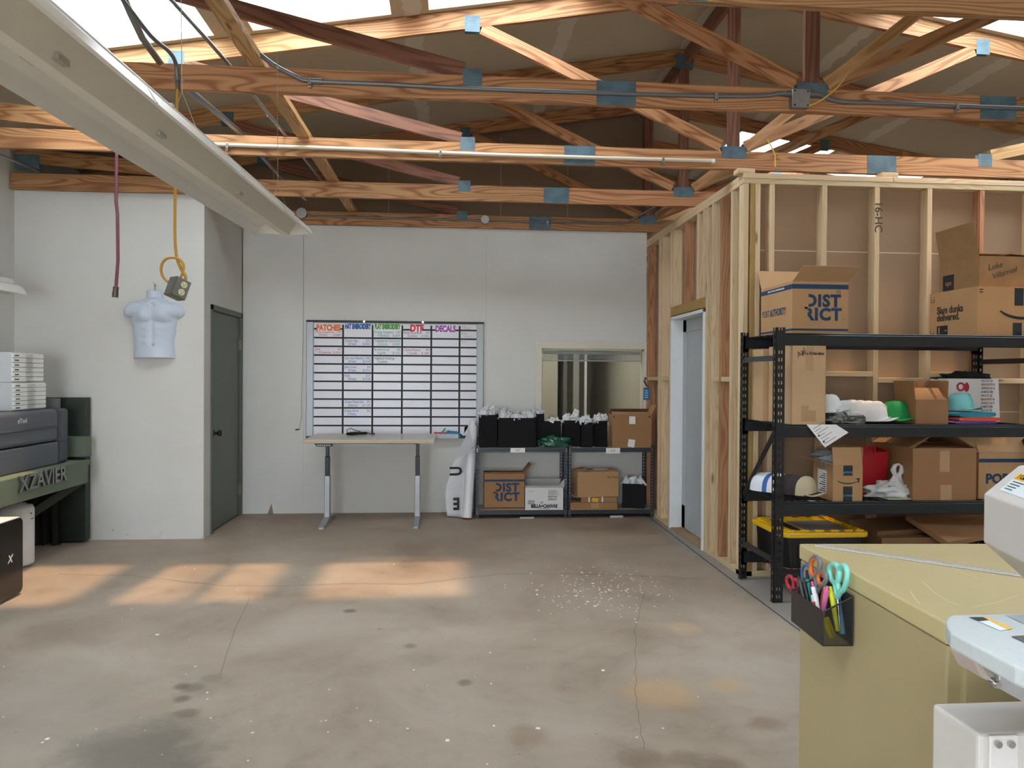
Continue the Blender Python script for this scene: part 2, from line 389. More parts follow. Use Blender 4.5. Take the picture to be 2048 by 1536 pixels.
# --- back wall with the window opening
a = P(1083, 697, Y=WY); b = P(1287, 905, Y=WY); wx0, wx1, wz1, wz0 = a.x, b.x, a.z, .95
TOPW = 3.075
m = MB().box(-2.18, wx0, WY, WY+.12, 0, TOPW).box(wx1, 2.15, WY, WY+.12, 0, TOPW).box(wx0, wx1, WY, WY+.12, 0, wz0).box(wx0, wx1, WY, WY+.12, wz1, TOPW)
wb = tag(m.build('wall_back', WHITE), kind='structure')
for px in (607, 972):
    x = P(px, 600, Y=WY).x; MB().box(x, x+.003, WY-.001, WY, .1, 3.0).build('seam', M('seam_grey', '#b9b9b6', .8), wb)
# torn bit at the base
x, z = P(541, 1022, Y=WY).x, .02
MB().prism([(x-.03, 0), (x+.03, 0), (x+.01, .11)], 1, WY-.002, WY-.0005).build('peeled_patch', M('peeled_paper', '#8a7a6a', .9), wb)
CREAM = M('cream_trim', '#d5d0c2', .6)
wn = thing('window_1', kind='structure', loc=(wx0, WY, wz0))
t0 = P(1070, 682, Y=WY)
ox0, ox1, oz1 = t0.x, P(1298, 682, Y=WY).x-.01, t0.z
m = MB().box(ox0, wx0+.005, WY-.02, WY, .9, oz1).box(wx1-.005, ox1, WY-.02, WY, .9, oz1).box(wx0, wx1, WY-.02, WY, wz1, oz1).box(ox0, ox1, WY-.03, WY, .86, .95)
m.build('window_casing', CREAM, wn, world=True, bevel=.004)
m = MB()
for q0, q1, q2, q3 in ((wx0, wx0+.02, wz0, wz1), (wx1-.02, wx1, wz0, wz1), (wx0, wx1, wz0, wz0+.02), (wx0, wx1, wz1-.02, wz1)): m.box(q0, q1, WY+.005, WY+.10, q2, q3)
m.build('window_frame', M('cream_frame', '#c8c3b4', .6), wn, world=True)
MB().add([(wx0+.02, WY+.037, wz0+.02), (wx1-.02, WY+.037, wz0+.02), (wx1-.02, WY+.037, wz1-.02), (wx0+.02, WY+.037, wz1-.02)], [(0, 1, 2, 3)]).build('pane', GLASS, wn, world=True)
m = MB().box(wx0+.03, wx1-.03, WY+.06, WY+.09, wz1-.06, wz1-.025)
for k in range(6): m.box(wx0+.035, wx1-.035, WY+.055, WY+.095, wz1-.07-k*.008, wz1-.067-k*.008)
m.box(wx0+.03, wx1-.03, WY+.06, WY+.09, wz1-.135, wz1-.12)
m.build('raised_blind', M('blind_grey', '#a5a7a6', .5), wn, world=True)
# the office behind the window
OFF = M('office_wall', '#a8a494', .8)
OF1 = 10.4
m = MB().box(-.6, 1.55, OF1, OF1+.1, 0, 2.7).box(-.7, -.6, WY+.12, OF1, 0, 2.7).box(2.3, 2.4, WY+.12, 12.2, 0, 2.7).box(1.5, 1.55, OF1, 12.2, 0, 2.7).box(1.5, 2.4, 12.2, 12.3, 0, 2.7)
tag(m.build('wall_office', OFF), kind='structure')
tag(MB().box(-.7, 2.4, WY+.19, 12.3, 2.7, 2.76).build('ceiling_office', M('office_ceiling', '#c9c7bd', .9)), kind='structure')
for x, ww, c in ((1.58, .05, '#5d5b56'), (1.72, .08, '#8d8c86'), (1.88, .03, '#d0cfc8')):
    tag(MB().box(x, x+ww, OF1-.02, OF1+.03, 0, 2.2).build('trim_office', M('trim'+c, c, .6)), kind='structure')
d2 = thing('door_3', kind='structure', loc=(1.0, OF1-.03, 0))
MB().box(.25, 1.05, OF1-.04, OF1-.005, .0, 2.06).build('door_leaf', M('office_door', '#b4ae9a', .6), d2, world=True)
mm = MB().lathe([(0, -.055), (.02, -.055), (.028, -.035), (.014, -.02), (.012, 0)], 16, T=Matrix.Translation((.34, OF1-.04, .97)) @ Matrix.Rotation(R_(-90), 4, 'X'))
mm.build('door_knob', M('satin_nickel', '#b5afa4', .3, 1.0), d2, world=True)
area('office_fill_light', (.9, 9.3, 2.66), (0, 0, 0), .9, .3, 34, (1, .95, .85))  # added lamp, brightens the office seen through the window
ol = thing('added_light_panel', 'added white light panel, out of view, brightening the office behind the window', 'ceiling light', (.9, 9.3, 2.66))
MB().box(.43, 1.37, 9.13, 9.47, 2.665, 2.70).build('frame', M('fill_panel_white', '#e8e8e4', .5), ol, world=True)
# --- closet with the green door
CX, CY = -2.19, 6.90
tag(MB().box(XL, CX-.1, CY, CY+.1, 0, TOPW).build('wall_closet_front', WHITE), kind='structure')
dy0, dy1, dzt = P(420, 1072, X=CX).y, P(487, 1030, X=CX).y, P(420, 608, X=CX).z
dy0, dy1 = max(dy0, CY+.09), min(dy1, WY-.02)
m = MB().box(CX-.1, CX, CY, dy0, 0, TOPW).box(CX-.1, CX, dy0, WY+.12, dzt, TOPW).box(CX-.1, CX, dy1, WY+.12, 0, dzt)
tag(m.build('wall_closet_side', WHITE), kind='structure')
GREEN = M('door_green', '#626b64', .5, var=.04); GREEN2 = M('frame_green', '#59615b', .5)
dr = thing('door_1', kind='structure', loc=(CX, (dy0+dy1)/2, 0))
m = MB().box(CX-.08, CX+.014, dy0, dy0+.05, 0, dzt).box(CX-.08, CX+.014, dy1-.05, dy1, 0, dzt).box(CX-.08, CX+.014, dy0, dy1, dzt-.05, dzt)
m.build('door_frame', GREEN2, dr, world=True, bevel=.002)
MB().box(CX-.045, CX-.008, dy0+.053, dy1-.053, .012, dzt-.053).build('door_leaf', GREEN, dr, world=True, bevel=.002)
for z in (.27, 1.78):
    MB().box(CX-.01, CX+.016, dy1-.075, dy1-.035, z-.05, z+.05).cyl((CX+.014, dy1-.053, z-.05), (CX+.014, dy1-.053, z+.05), .007).build('hinge', M('brass_dark', '#8a8272', .35, 1.0), dr, world=True)
ky = dy0+.12; kz = P(430, 866, X=CX).z
T = Matrix.Translation((CX-.008, ky, kz)) @ Matrix.Rotation(R_(90), 4, 'Y')
MB().lathe([(0, .0), (.034, .0), (.034, .006), (.014, .01), (.012, .035), (.026, .045), (.03, .06), (.024, .073), (0, .076)], 20, T=T).build('door_knob', M('oiled_bronze', '#3b3029', .35, .8), dr, world=True)
# chipped paint near the closet's foot
mb = MB()
for px, py, s in ((313, 1072, .045), (320, 1068, .03), (254, 1070, .018), (226, 1062, .012), (404, 1076, .02)):
    p = P(px, py, Y=CY); T = Matrix.Translation((p.x, CY, max(p.z, .001)))
    mb.add([T @ Vector(q) for q in ((-s, -.002, 0), (s, -.006, 0), (s*.7, -.012, s*.9), (-s*.5, -.004, s*1.2))], [(0, 1, 2, 3), (3, 2, 1, 0)])
c = mb.build('trim_peeling', M('paper_peel', '#dcdad4', .8)); tag(c, kind='structure')
# --- framed partition beside the room (side view) and its front
PX, PY = 2.15, 5.38; PT = 2.98
def member(parent, name, mat, *b, grain=2): return MB().box(*b, grain=grain).build(name, mat, parent, world=True, bevel=.002, seg=1)
ps = thing('wall_partition_side', kind='structure', loc=(PX, 6.7, 0))
member(ps, 'top_plate', PINE, PX, PX+.089, PY, WY-.01, PT-.038, PT, grain=1)
member(ps, 'top_plate', PINE, PX, PX+.089, PY+.09, WY-.01, PT-.076, PT-.038, grain=1)
jy0, jy1, jz = 6.20, 7.17, P(1410, 617, X=PX).z
member(ps, 'bottom_plate', PINE, PX, PX+.089, PY, jy0, 0, .038, grain=1)
member(ps, 'bottom_plate', PINE, PX, PX+.089, jy1, WY-.01, 0, .038, grain=1)
zt = PT-.076
for y, z0, mt in ((5.43, .038, PINE), (5.60, .038, PINE), (5.82, .038, TREAT), (6.02, .038, PINE), (6.155, .038, PINE),
                  (7.20, .038, PINE), (7.50, .038, PINE), (7.60, .038, PINE), (8.05, .038, TREAT),
                  (6.24, jz+.10, PINE), (6.40, jz+.10, PINE), (6.76, jz+.10, TREAT), (7.12, jz+.10, PINE)):
    member(ps, 'stud', mt, PX, PX+.089, y, y+.038, z0, zt)
member(ps, 'header', PINEO, PX, PX+.089, jy0-.01, jy1+.03, jz+.012, jz+.10, grain=1)
for y0, y1 in ((7.645, 8.045), (5.865, 6.015), (5.645, 5.815), (7.245, 7.495)):
    member(ps, 'blocking', PINE, PX, PX+.089, y0, y1, 1.44, 1.478, grain=1)
m = MB().box(PX+.09, PX+.105, PY+.1, jy0, 0, PT).box(PX+.09, PX+.105, jy1, WY, 0, PT).box(PX+.09, PX+.105, jy0, jy1, jz+.02, PT)
m.build('drywall', GYPB, ps, world=True)
for z in (1.22, 2.43): MB().box(PX+.0885, PX+.09, PY+.1, 6.2, z-.003, z+.003).build('seam', M('seam_light', '#d8cdbf', .8), ps, world=True)
JW = M('jamb_white', '#dfe3e6', .45)
dw = thing('door_2', kind='structure', loc=(PX, 6.7, 0))
m = MB().box(PX-.012, PX+.17, jy0, jy0+.03, 0, jz).box(PX-.012, PX+.17, jy1-.03, jy1, 0, jz).box(PX-.012, PX+.17, jy0, jy1, jz-.03, jz)
m.build('door_frame', JW, dw, world=True, bevel=.002)
m = MB().box(PX+.115, PX+.15, jy0+.03, jy1-.035, .02, jz-.03)
ins = .10
for a_, b_, c_, d_ in ((jy0+.03, jy0+.03+ins, .02, jz-.03), (jy1-.035-ins, jy1-.035, .02, jz-.03), (jy0+.03, jy1-.035, .02, .24), (jy0+.03, jy1-.035, jz-.15, jz-.03)):
    m.box(PX+.106, PX+.116, a_, b_, c_, d_)
m.build('door_leaf', M('sliding_leaf', '#a7adb2', .35), dw, world=True, bevel=.003)
MB().box(PX, PX+.12, jy0+.03, jy1-.03, 0, .012, grain=1).build('threshold', wood('oak_floor', '#a38a6c', '#8a7052'), dw, world=True)
pf = thing('wall_partition_front', kind='structure', loc=(3.7, PY, 0))
XE = 5.6
member(pf, 'top_plate', PINE, PX-.005, 3.30, PY-.003, PY+.089, PT-.038, PT, grain=0)
member(pf, 'top_plate', PINE, 3.303, XE, PY-.003, PY+.089, PT-.038, PT, grain=0)
member(pf, 'top_plate', PINE, PX-.005, XE, PY, PY+.089, PT-.076, PT-.038, grain=0)
member(pf, 'bottom_plate', PINE, PX, XE, PY, PY+.089, 0, .038, grain=0)
xs_ = [PX+.001, 2.20, 2.24] + [P(px, 600, Y=PY).x for px in (1538, 1643, 1748, 1853, 1958)]
x = xs_[-1]
while x < XE-.5: x += .406; xs_.append(x)
for k, x in enumerate(xs_):
    member(pf, 'stud', PINEO if k == 1 else TREAT if k == 7 else PINE, x, x+.038, PY+.001, PY+.09, .038, zt)
for k, (xa, xb) in enumerate(zip(xs_[3:-1], xs_[4:])):
    member(pf, 'blocking', PINE, xa+.039, xb-.001, PY+.001, PY+.09, 1.44+(.045 if k % 2 else 0), 1.478+(.045 if k % 2 else 0), grain=0)
MB().box(PX+.1, XE, PY+.091, PY+.104, 0, PT).build('drywall', GYPB, pf, world=True)
for z in (1.22, 2.43): MB().box(2.29, XE, PY+.0895, PY+.091, z-.003, z+.003).build('seam', M('seam_light', '#d8cdbf', .8), pf, world=True)
for px in (1476, 1764): 
    x = P(px, 330, Y=PY).x; member(pf, 'spacer_block', PINE, x, x+.13, PY, PY+.089, PT, PT+.035, grain=0)
text('16-HC', .085, M('marker_black', '#2a2624', .7), pf, (P(1752, 400, Y=PY).x+.019-3.7, -.001, 2.68), rot=(R_(90), R_(90), 0), align='CENTER')
PEG = M('hook_black', '#1d1d1e', .5)
# ================================================================ ROOF TRUSSES
def plate_mat():
    t = NT('connector_plate'); uv = t.n('UVMap').outputs[0]; oi = t.n('ObjectInfo')
    br = t.n('TexBrick', {'Vector': uv, 'Color1': lin('#a9c6d0'), 'Color2': lin('#ccd6d9'), 'Mortar': lin('#4a5f6a'), 'Scale': 30.0, 'Mortar Size': .18, 'Brick Width': .35, 'Row Height': .6})
    nz = t.n('TexNoise', {'Vector': uv, 'Scale': 9.0, 'Detail': 2.0})
    c = t.mix(t.ramp(nz.outputs[0], [(.4, (0, 0, 0)), (.6, (.35, .35, .35))]), br.outputs[0], lin('#6c8c9a'))
    t.L(c, t.b.inputs['Base Color']); t.b.inputs['Metallic'].default_value = .1; t.b.inputs['Roughness'].default_value = .5
    t.bump(br.outputs['Fac'], .6, .004); return t.m
PLATE = plate_mat()
TB, TT = 3.06, 3.20                                           # bottom chord, lower and upper edge
def tcl(x): return roof_z(x)-.142                             # underside of the top chord
def make_truss():
    r = thing('roof_truss', 'x', 'roof truss', (XRIDGE, 0, TB), group='timber roof trusses')
    def o(n, m, mat, **k): return m.build(n, mat, r, **k)
    D = .038; X0 = XL-XRIDGE+.01; X1 = -X0
    def V(x, z): return (x-XRIDGE, 0, z-TB)
    for (xa, xb) in ((XL+.01, .96), (.962, 3.33), (3.332, XR-.01)):
        o('bottom_chord', MB().beam(V(xa, 3.13), V(xb, 3.13), D, .14), FIR)
    for s in (-1, 1):
        xe = XRIDGE+s*5.94; cz = lambda x: roof_z(x)-.071
        xm = XRIDGE+s*2.9
        o('top_chord', MB().beam(V(XRIDGE, cz(XRIDGE)-.002), V(xm, cz(xm)-.002), D, .138), FIR)
        o('top_chord', MB().beam(V(xm, cz(xm)-.002), V(xe, cz(xe)-.002), D, .138), FIRL)
        def web(x0, z0, x1, z1, mat, h=.089): o('web', MB().beam(V(x0, z0), V(x1, z1), D-.002, h), mat)
        X = lambda d: XRIDGE+s*d
        web(X(2.0), TT, X(2.0), tcl(X(2.0))+.02, FIRR if s < 0 else FIR)
        web(X(4.15), TT, X(4.15), tcl(X(4.15))+.02, FIRL)
        web(X(.10), TT+.04, X(1.93), tcl(X(1.93))-.01, FIR)
        web(X(2.08), TT+.03, X(4.08), tcl(X(4.08))-.01, FIRR if s < 0 else FIRL)
        web(X(4.22), TT+.03, X(5.9), 3.36, FIR, .12)
        for (x, z, w_, h_) in ((X(2.03), TT-.01, .11, .10), (X(4.15), TT-.01, .10, .10), (X(2.0), tcl(X(2.0))+.03, .11, .12), (X(4.12), tcl(X(4.12))+.03, .11, .12), (X(5.8), 3.30, .2, .12)):
            for yy in (-.0205, .0190): o('connector_plate', MB().box(x-w_/2-XRIDGE, x+w_/2-XRIDGE, yy, yy+.0015, z-h_/2-TB, z+h_/2-TB), PLATE)
    o('web', MB().beam(V(XRIDGE, TT), V(XRIDGE, tcl(XRIDGE)+.03), D-.002, .089, up=(1, 0, 0)), FIRR)
    o('web', MB().beam(V(XRIDGE+.09, TT+.03), V(XRIDGE+1.27, tcl(XRIDGE+1.27)), D-.002, .07), FIRL)
    for (x, z, w_, h_) in ((.96, 3.13, .235, .142), (3.33, 3.13, .235, .142), (XRIDGE, TT-.01, .19, .09), (XRIDGE, 4.40, .17, .13)):
        for yy in (-.0205, .0190): o('connector_plate', MB().box(x-w_/2-XRIDGE, x+w_/2-XRIDGE, yy, yy+.0015, z-h_/2-TB, z+h_/2-TB), PLATE)
    return r
tr = make_truss()
TY = {1: 4.36, 2: 5.60, 3: 6.84, 4: 8.085}
lab = [(3.13, 'nearest roof truss in view, its bottom chord crossing the top right corner'),
       (4.36, 'roof truss with the grey steel conduit and square junction box on its bottom chord'),
       (5.60, 'roof truss with the white plastic pipe strapped along its bright orange bottom chord'),
       (6.84, 'roof truss with a plain bottom chord between the piped truss and the white back wall'),
       (8.085, 'shaded roof truss standing over the top edge of the white back wall'),
       (9.30, 'roof truss just beyond the back wall, seen over the framed partition'),
       (10.54, 'second roof truss beyond the back wall, near the far skylights'),
       (11.78, 'roof truss deep in the far end of the building'),
       (13.02, 'farthest roof truss, close to the far end wall'),
       (1.89, 'roof truss directly above the camera, out of the picture'),
       (.65, 'roof truss just behind the camera'), (-.6, 'roof truss over the rear of the shop'), (-1.85, 'roof truss second from the added rear opening'), (-3.1, 'roof truss beside the added rear opening')]
tr.location.y = lab[0][0]; tr['label'] = lab[0][1]
for y, l in lab[1:]: copy_tree(tr, loc=(XRIDGE, y, TB), label=l)
m = MB().beam((XRIDGE+.02, 1.9, 4.44), (XRIDGE+.02, 13.0, 4.44), .038, .13)
tag(m.build('ridge_board', FIRR), 'reddish ridge board running under the roof peak through the trusses', 'beam')
m = MB().beam((-1.12, 2.2, 3.222), (-1.04, 8.15, 3.222), .089, .040)
tag(m.build('brace_board', FIRL), 'long pale brace board laid across the tops of the truss chords', 'brace')
# ================================================================ CARTONS AND GENERIC ITEMS
KRAFT = M('cardboard', '#b08a62', .8, var=.06, scale=4)
KRAFT2 = M('cardboard_brown', '#97704c', .8, var=.06, scale=4)
KRAFTL = M('cardboard_pale', '#c0a07a', .8, var=.06, scale=4)
KRAFTIN = M('cardboard_inside', '#a07c58', .85, var=.05)
WCARD = M('cardboard_white', '#d6d6d4', .75, var=.04)
TAPE = M('packing_tape', '#b08e66', .25, var=.03, spec=.7)
BLUEP = M('print_blue', '#1d3a5c', .7); BLACKP = M('print_black', '#222222', .7); PAPER = M('paper_white', '#e6e6e6', .7)
INK = M('pen_ink', '#3a3a3a', .7)
def carton(name, label, loc, w, d, h, rz=0, mat=None, flaps=None, cat='box', group=None, inner=None, fl=None):
    """loc = centre of the bottom; flaps = {side: angle from closed}"""
    mat = mat or KRAFT; r = thing(name, label, cat, loc, rz, group); t = .004
    m = MB().box(-w/2, w/2, -d/2, d/2, 0, t).box(-w/2, w/2, -d/2, -d/2+t, t, h).box(-w/2, w/2, d/2-t, d/2, t, h).box(-w/2, -w/2+t, -d/2+t, d/2-t, t, h).box(w/2-t, w/2, -d/2+t, d/2-t, t, h)
    if flaps is None: m.box(-w/2, w/2, -d/2, d/2, h-.001, h+.003)
    m.build('box_body', mat, r)
    for sdn, ang in (flaps or {}).items():
        L = fl or (d/2 if sdn in 'FB' else min(w/2, d/2)); Wd = w if sdn in 'FB' else d-.01
        m = MB().box(-Wd/2+.002, Wd/2-.002, 0, L, -.0015, .0015)
        base = {'F': ((0, -d/2+.001, h), 0), 'B': ((0, d/2-.001, h), 180), 'L': ((-w/2+.001, 0, h), -90), 'R': ((w/2-.001, 0, h), 90)}[sdn]
        o = m.build('flap', mat, r); o.matrix_local = Matrix.Translation(base[0]) @ Matrix.Rotation(R_(base[1]), 4, 'Z') @ Matrix.Rotation(R_(ang), 4, 'X')
    if flaps is None:
        MB().box(-w/2, w/2, -.025, .025, h+.003, h+.0035).build('tape', TAPE, r)
    r['_w'] = w; r['_d'] = d; r['_h'] = h
    return r
def pc(pxl, pxr, pyt, Yf, zb, d):
    """carton placement from its front face corners"""
    a, b = P(pxl, pyt, Y=Yf), P(pxr, pyt, Y=Yf)
    return ((a.x+b.x)/2, Yf+d/2, zb), b.x-a.x, (a.z+b.z)/2-zb
def decal(parent, name, mat, face, u0, u1, z0, z1, th=.0008):
    w, d = parent['_w'], parent['_d']
    if face == 'F': return MB().box(u0, u1, -d/2-th, -d/2, z0, z1).build(name, mat, parent)
    if face == 'L': return MB().box(-w/2-th, -w/2, u0, u1, z0, z1).build(name, mat, parent)
    if face == 'R': return MB().box(w/2, w/2+th, u0, u1, z0, z1).build(name, mat, parent)
def district(r, base):
    w, d, h = r['_w'], r['_d'], r['_h']; s = w*.30
    for i, (ln, z) in enumerate((('DIST', h*.62), ('RICT', h*.36))):
        o = text(ln, s*.95, BLUEP, r, (w*.04, -d/2-.0005, z), bold=s*.045, align='CENTER', spacing=1.12)
        mx = w*.04+min(v.co.x for v in o.data.vertices)
        MB().box(mx-.002, mx+s*.19, -d/2-.0018, -d/2-.0012, z-s*.45, z+s*.45).build('stencil_gap', base, r)
    MB().box(w*.41, w*.425, -d/2-.001, -d/2, h*.27, h*.285).build('print', BLUEP, r)
def blue_bands(r, side=False):
    w, d, h = r['_w'], r['_d'], r['_h']
    for f in ('F', 'L') if side else ('F',):
        q = w if f == 'F' else d
        decal(r, 'band', BLUEP, f, -q/2, q/2, h*.855, h*.945); decal(r, 'band', BLUEP, f, -q/2, q/2, h*.055, h*.095)
def crumple(m, c, sx, sy, sz, seed, n=16, amp=.18, base=True, freq=3.0):
    """a crumpled lump of paper or film, base resting at c.z"""
    c = Vector(c)
    def fn(u, v):
        th, ph = u*6.28318, v*math.pi
        d = Vector((math.cos(th)*math.sin(ph), math.sin(th)*math.sin(ph), math.cos(ph)))
        k = 1+amp*noise.noise(Vector((d.x*freq+seed, d.y*freq, d.z*freq)))*2+amp*.5*noise.noise(Vector((d.x*freq*3, d.y*freq*3+seed, d.z*freq*3)))
        z = d.z*sz*k
        return c+Vector((d.x*sx*k, d.y*sy*k, max(z, -sz*.55)+sz*.55 if base else z))
    return m.grid(fn, n*2, n, smooth=True)
# ================================================================ BACK WALL: WHITEBOARD
a, b = P(614, 641, Y=WY), P(966, 871, Y=WY)
bx0, bx1, bz1, bz0 = a.x, b.x, a.z, P(790, 874, Y=WY).z
wbd = thing('whiteboard', 'large whiteboard order tracker ruled with black tape, on the back wall', 'whiteboard', (bx0, WY, bz0))
W, H = bx1-bx0, bz1-bz0
SIL = M('board_side', '#9ba0a2', .35, .3); BLK = M('board_black', '#17181a', .5); TPB = M('tape_black', '#0f1012', .6)
fw = .075
MB().box(fw, W-fw, -.018, -.001, .02, H-.02).build('writing_surface', M('board_white', '#d9d9e2', .3, spec=.5), wbd)
MB().box(0, fw, -.035, -.001, 0, H).build('side_frame', SIL, wbd, bevel=.006); MB().box(W-fw, W, -.035, -.001, 0, H).build('side_frame', SIL, wbd, bevel=.006)
MB().box(-.002, W+.002, -.037, -.0005, H-.018, H+.004).box(0, fw+.01, -.036, -.0005, -.012, .012).box(fw+.01, W, -.03, -.0005, -.012, .014).build('frame_rail', BLK, wbd)
for px in (729, 846): 
    x = P(px, 642, Y=WY).x-bx0; MB().cyl((x, -.045, H-.006), (x, -.037, H-.006), .012).build('clip', M('chrome', '#c0c0c0', .2, 1), wbd)
cols = [P(px, 700, Y=WY).x-bx0 for px in (686.5, 745.5, 804.5, 862.5, 919)]
rows = [P(790, y, Y=WY).z-bz0 for y in (659.5, 677, 694, 711.5, 729, 746.5, 763.5, 781, 798.5, 816, 833.5, 851)]
m = MB()
for x in cols: m.box(x-.0095, x+.0095, -.0200, -.018, .0, H-.04)
m.build('column_tape', TPB, wbd)
m = MB()
for z in rows: m.box(fw+.002, W-fw-.002, -.0206, -.018, z-.0085, z+.0085)
m.build('row_tape', TPB, wbd)
cx = [fw]+cols+[W-fw]
hz = (rows[0]+H-.02)/2-.006
OR, BL, GR, RD, PU, OL = (M('ink_'+n, c, .6) for n, c in (('orange', '#e2733c'), ('blue', '#1c5fa8'), ('green', '#4d9a4a'), ('red', '#d8283f'), ('purple', '#a04bb0'), ('olive', '#b8b48c')))
TL = M('ink_teal', '#2f9a84', .6); RO = M('ink_rose', '#b02a55', .6); VI = M('ink_violet', '#7a4a8c', .6); DG = M('ink_darkgreen', '#2a6a50', .6); RI = M('ink_rust', '#cc4a35', .6)
HD = M('header_card', '#f3f3f1', .6)
for i, (s, mt, sz, sx, dz) in enumerate((('PATCHES', OR, .085, .76, -.018), ('HAT EMBROIDERY', BL, .072, .49, 0), ('FLAT EMBROIDERY', GR, .072, .475, 0), ('DTF', RD, .098, .85, -.014), ('DECALS', PU, .088, .74, -.016))):
    xc = (cx[i]+cx[i+1])/2
    hw = (.115, .145, .148, .055, .105)[i]
    MB().box(xc-hw, xc+hw, -.0212, -.018, hz+dz-.037, hz+dz+.037).build('header_card', HD, wbd)
    text(s, sz, mt, wbd, (xc, -.0222, hz+dz), bold=.0052, align='CENTER', sx=sx*.93)
text('Misc', .06, OL, wbd, (cx[5]+.02, -.0205, hz), sx=.9)
def cell(c, r_, lines, mt, right=None):
    x = cx[c]+.018; zt_ = rows[r_]-.008; zb_ = rows[r_+1]+.008; hh = (zt_-zb_)
    for k, ln in enumerate(lines):
        text(ln, .038, mt, wbd, (x+(.035 if k else 0), -.0205, zt_-hh*(.28+.46*k)), sx=.78)
    for k, ln in enumerate(right or ()):
        text(ln, .036, mt, wbd, (cx[c+1]-.022, -.0205, zt_-hh*(.28+.46*k)), sx=.78, align='RIGHT')
cell(0, 0, ['Mark Carpenter', '50 hats'], RI, ['4/4', '$ 3404']); cell(0, 2, ['Jane', '50 patches'], RI, ['4/4', '$ 3414'])
cell(1, 1, ['Cactus Sign', '10 hats'], BL, ['5/10', '$ 3023']); cell(1, 3, ['Garrison Electric', '24 hats'], BL, ['4/30', '$ 3118'])
cell(1, 4, ['Jake Lucas', '50 hats'], BL, ['5/4', '$ 3113']); cell(1, 5, ['Kyle', '30 hats'], BL, ['5/10', '$ 3130'])
cell(1, 8, ['Green Ranch Etc.', 'Delivery'], BL, ['5/5', '$ 1124']); cell(1, 9, ['Crane Stone', '7 Polos'], BL, ['5/4'])
cell(2, 0, ['Trilogy Graphics', '4 blankets'], TL, ['4/3', '$ 3059']); cell(2, 1, ['Transporter North', '12 shirts'], TL, ['4/6', '$ 3053'])
cell(2, 2, ['Brotherhood', '6 polos'], TL, ['4/8', '$ 3102']); cell(2, 3, ['Highland Holdings', '5 jackets'], DG)
cell(3, 0, ['Blaze Carpenter', '25 Shirts'], VI, ['4/4', '$ 3053']); cell(3, 2, ['Cherry Report', '1 hoodie'], RO, ['4/4', '$ 1460'])
cell(5, 0, ['Apex', 'Renew'], OL); cell(5, 1, ['flyers'], OL)
# marker tray clipped to the board's lower edge
tp = P(868, 868, Y=WY-.05)
tray = thing('marker_tray', 'clear plastic marker tray clipped under the right end of the whiteboard', 'tray', (tp.x, WY-.05, bz0-.01))
CLR = M('clear_plastic', '#dfe4e6', .15, alpha=.45)
m = MB().box(0, .26, -.045, .045, 0, .004).box(0, .26, -.045, -.042, 0, .05).box(0, .004, -.045, .045, 0, .05).box(.256, .26, -.045, .045, 0, .05)
m.build('tray_body', CLR, tray)
for nm, lb, c, p0, p1 in (('marker_pen', 'red marker lying across the clear tray under the whiteboard', '#d0393c', (.0, 0, .06), (.15, .01, .055)), ('marker_pen', 'teal green marker leaning up out of the whiteboard tray', '#3fa08c', (.05, .0, .02), (.12, .03, .105))):
    o = thing(nm, lb, 'marker', (tp.x, WY-.05, bz0-.01)); m = MB().cyl(p0, Vector(p0).lerp(Vector(p1), .7), .008); m.build('barrel', M('pl'+c, c, .4), o)
    MB().cyl(Vector(p0).lerp(Vector(p1), .7), p1, .0085).build('cap', M('plc'+c, c, .35), o)
m = MB(); crumple(m, (tp.x+.19, WY-.05, bz0-.004), .085, .04, .045, 3, amp=.25)
tag(m.build('cleaning_cloth', M('cloth_blue', '#3f86a8', .85), None), 'crumpled blue cloth in the clear tray under the whiteboard', 'cloth')
# ================================================================ STANDING DESK
DZ = P(730, 880, Y=7.2).z; 
ta, tb = P(604, 880, Y=7.2), P(865, 880, Y=7.2)
dx0, dx1 = ta.x, tb.x+.02; DY0, DY1 = 7.2, 8.0
desk = thing('standing_desk', 'height adjustable desk with cream top and grey legs below the whiteboard', 'desk', ((dx0+dx1)/2, 7.62, 0))
TOPM = M('laminate_cream', '#c9bfae', .28, var=.03); EDGE = M('edge_band', '#b5a48c', .4)
MB().box(dx0, dx1, DY0, DY1, DZ-.008, DZ).build('desk_top', TOPM, desk, world=True, bevel=.003)
MB().box(dx0-.001, dx1+.001, DY0-.001, DY1+.001, DZ-.034, DZ-.008).build('edge_band', EDGE, desk, world=True, bevel=.004)
LG = M('leg_grey', '#9a9da0', .35, .5); LB = M('leg_black', '#141416', .35, .3)
for px, fx in ((655, 650), (835, 832)):
    x = P(px, 980, Y=7.62).x
    MB().box(x-.028, x+.028, 7.585, 7.655, .045, .47).build('leg_outer', LG, desk, world=True, bevel=.006)
    MB().box(x-.022, x+.022, 7.592, 7.648, .47, .66).build('leg_middle', LB, desk, world=True, bevel=.004)
    MB().box(x-.017, x+.017, 7.598, 7.642, .66, DZ-.034).build('leg_inner', LB, desk, world=True, bevel=.004)
    m = MB().add([(x-.035, 7.24, 0), (x+.035, 7.24, 0), (x+.035, 7.98, 0), (x-.035, 7.98, 0), (x-.022, 7.26, .022), (x+.022, 7.26, .022), (x+.03, 7.56, .06), (x+.03, 7.68, .06), (x+.025, 7.96, .022), (x-.025, 7.96, .022), (x-.03, 7.68, .06), (x-.03, 7.56, .06)],
        [(0, 3, 2, 1), (4, 5, 6, 11), (11, 6, 7, 10), (10, 7, 8, 9), (0, 1, 5, 4), (1, 2, 8, 7, 6, 5), (2, 3, 9, 8), (3, 0, 4, 11, 10, 9)])
    m.build('foot', LG, desk, world=True, bevel=.008)
    MB().box(x-.03, x+.03, 7.3, 7.9, DZ-.05, DZ-.034).build('bracket', LB, desk, world=True)
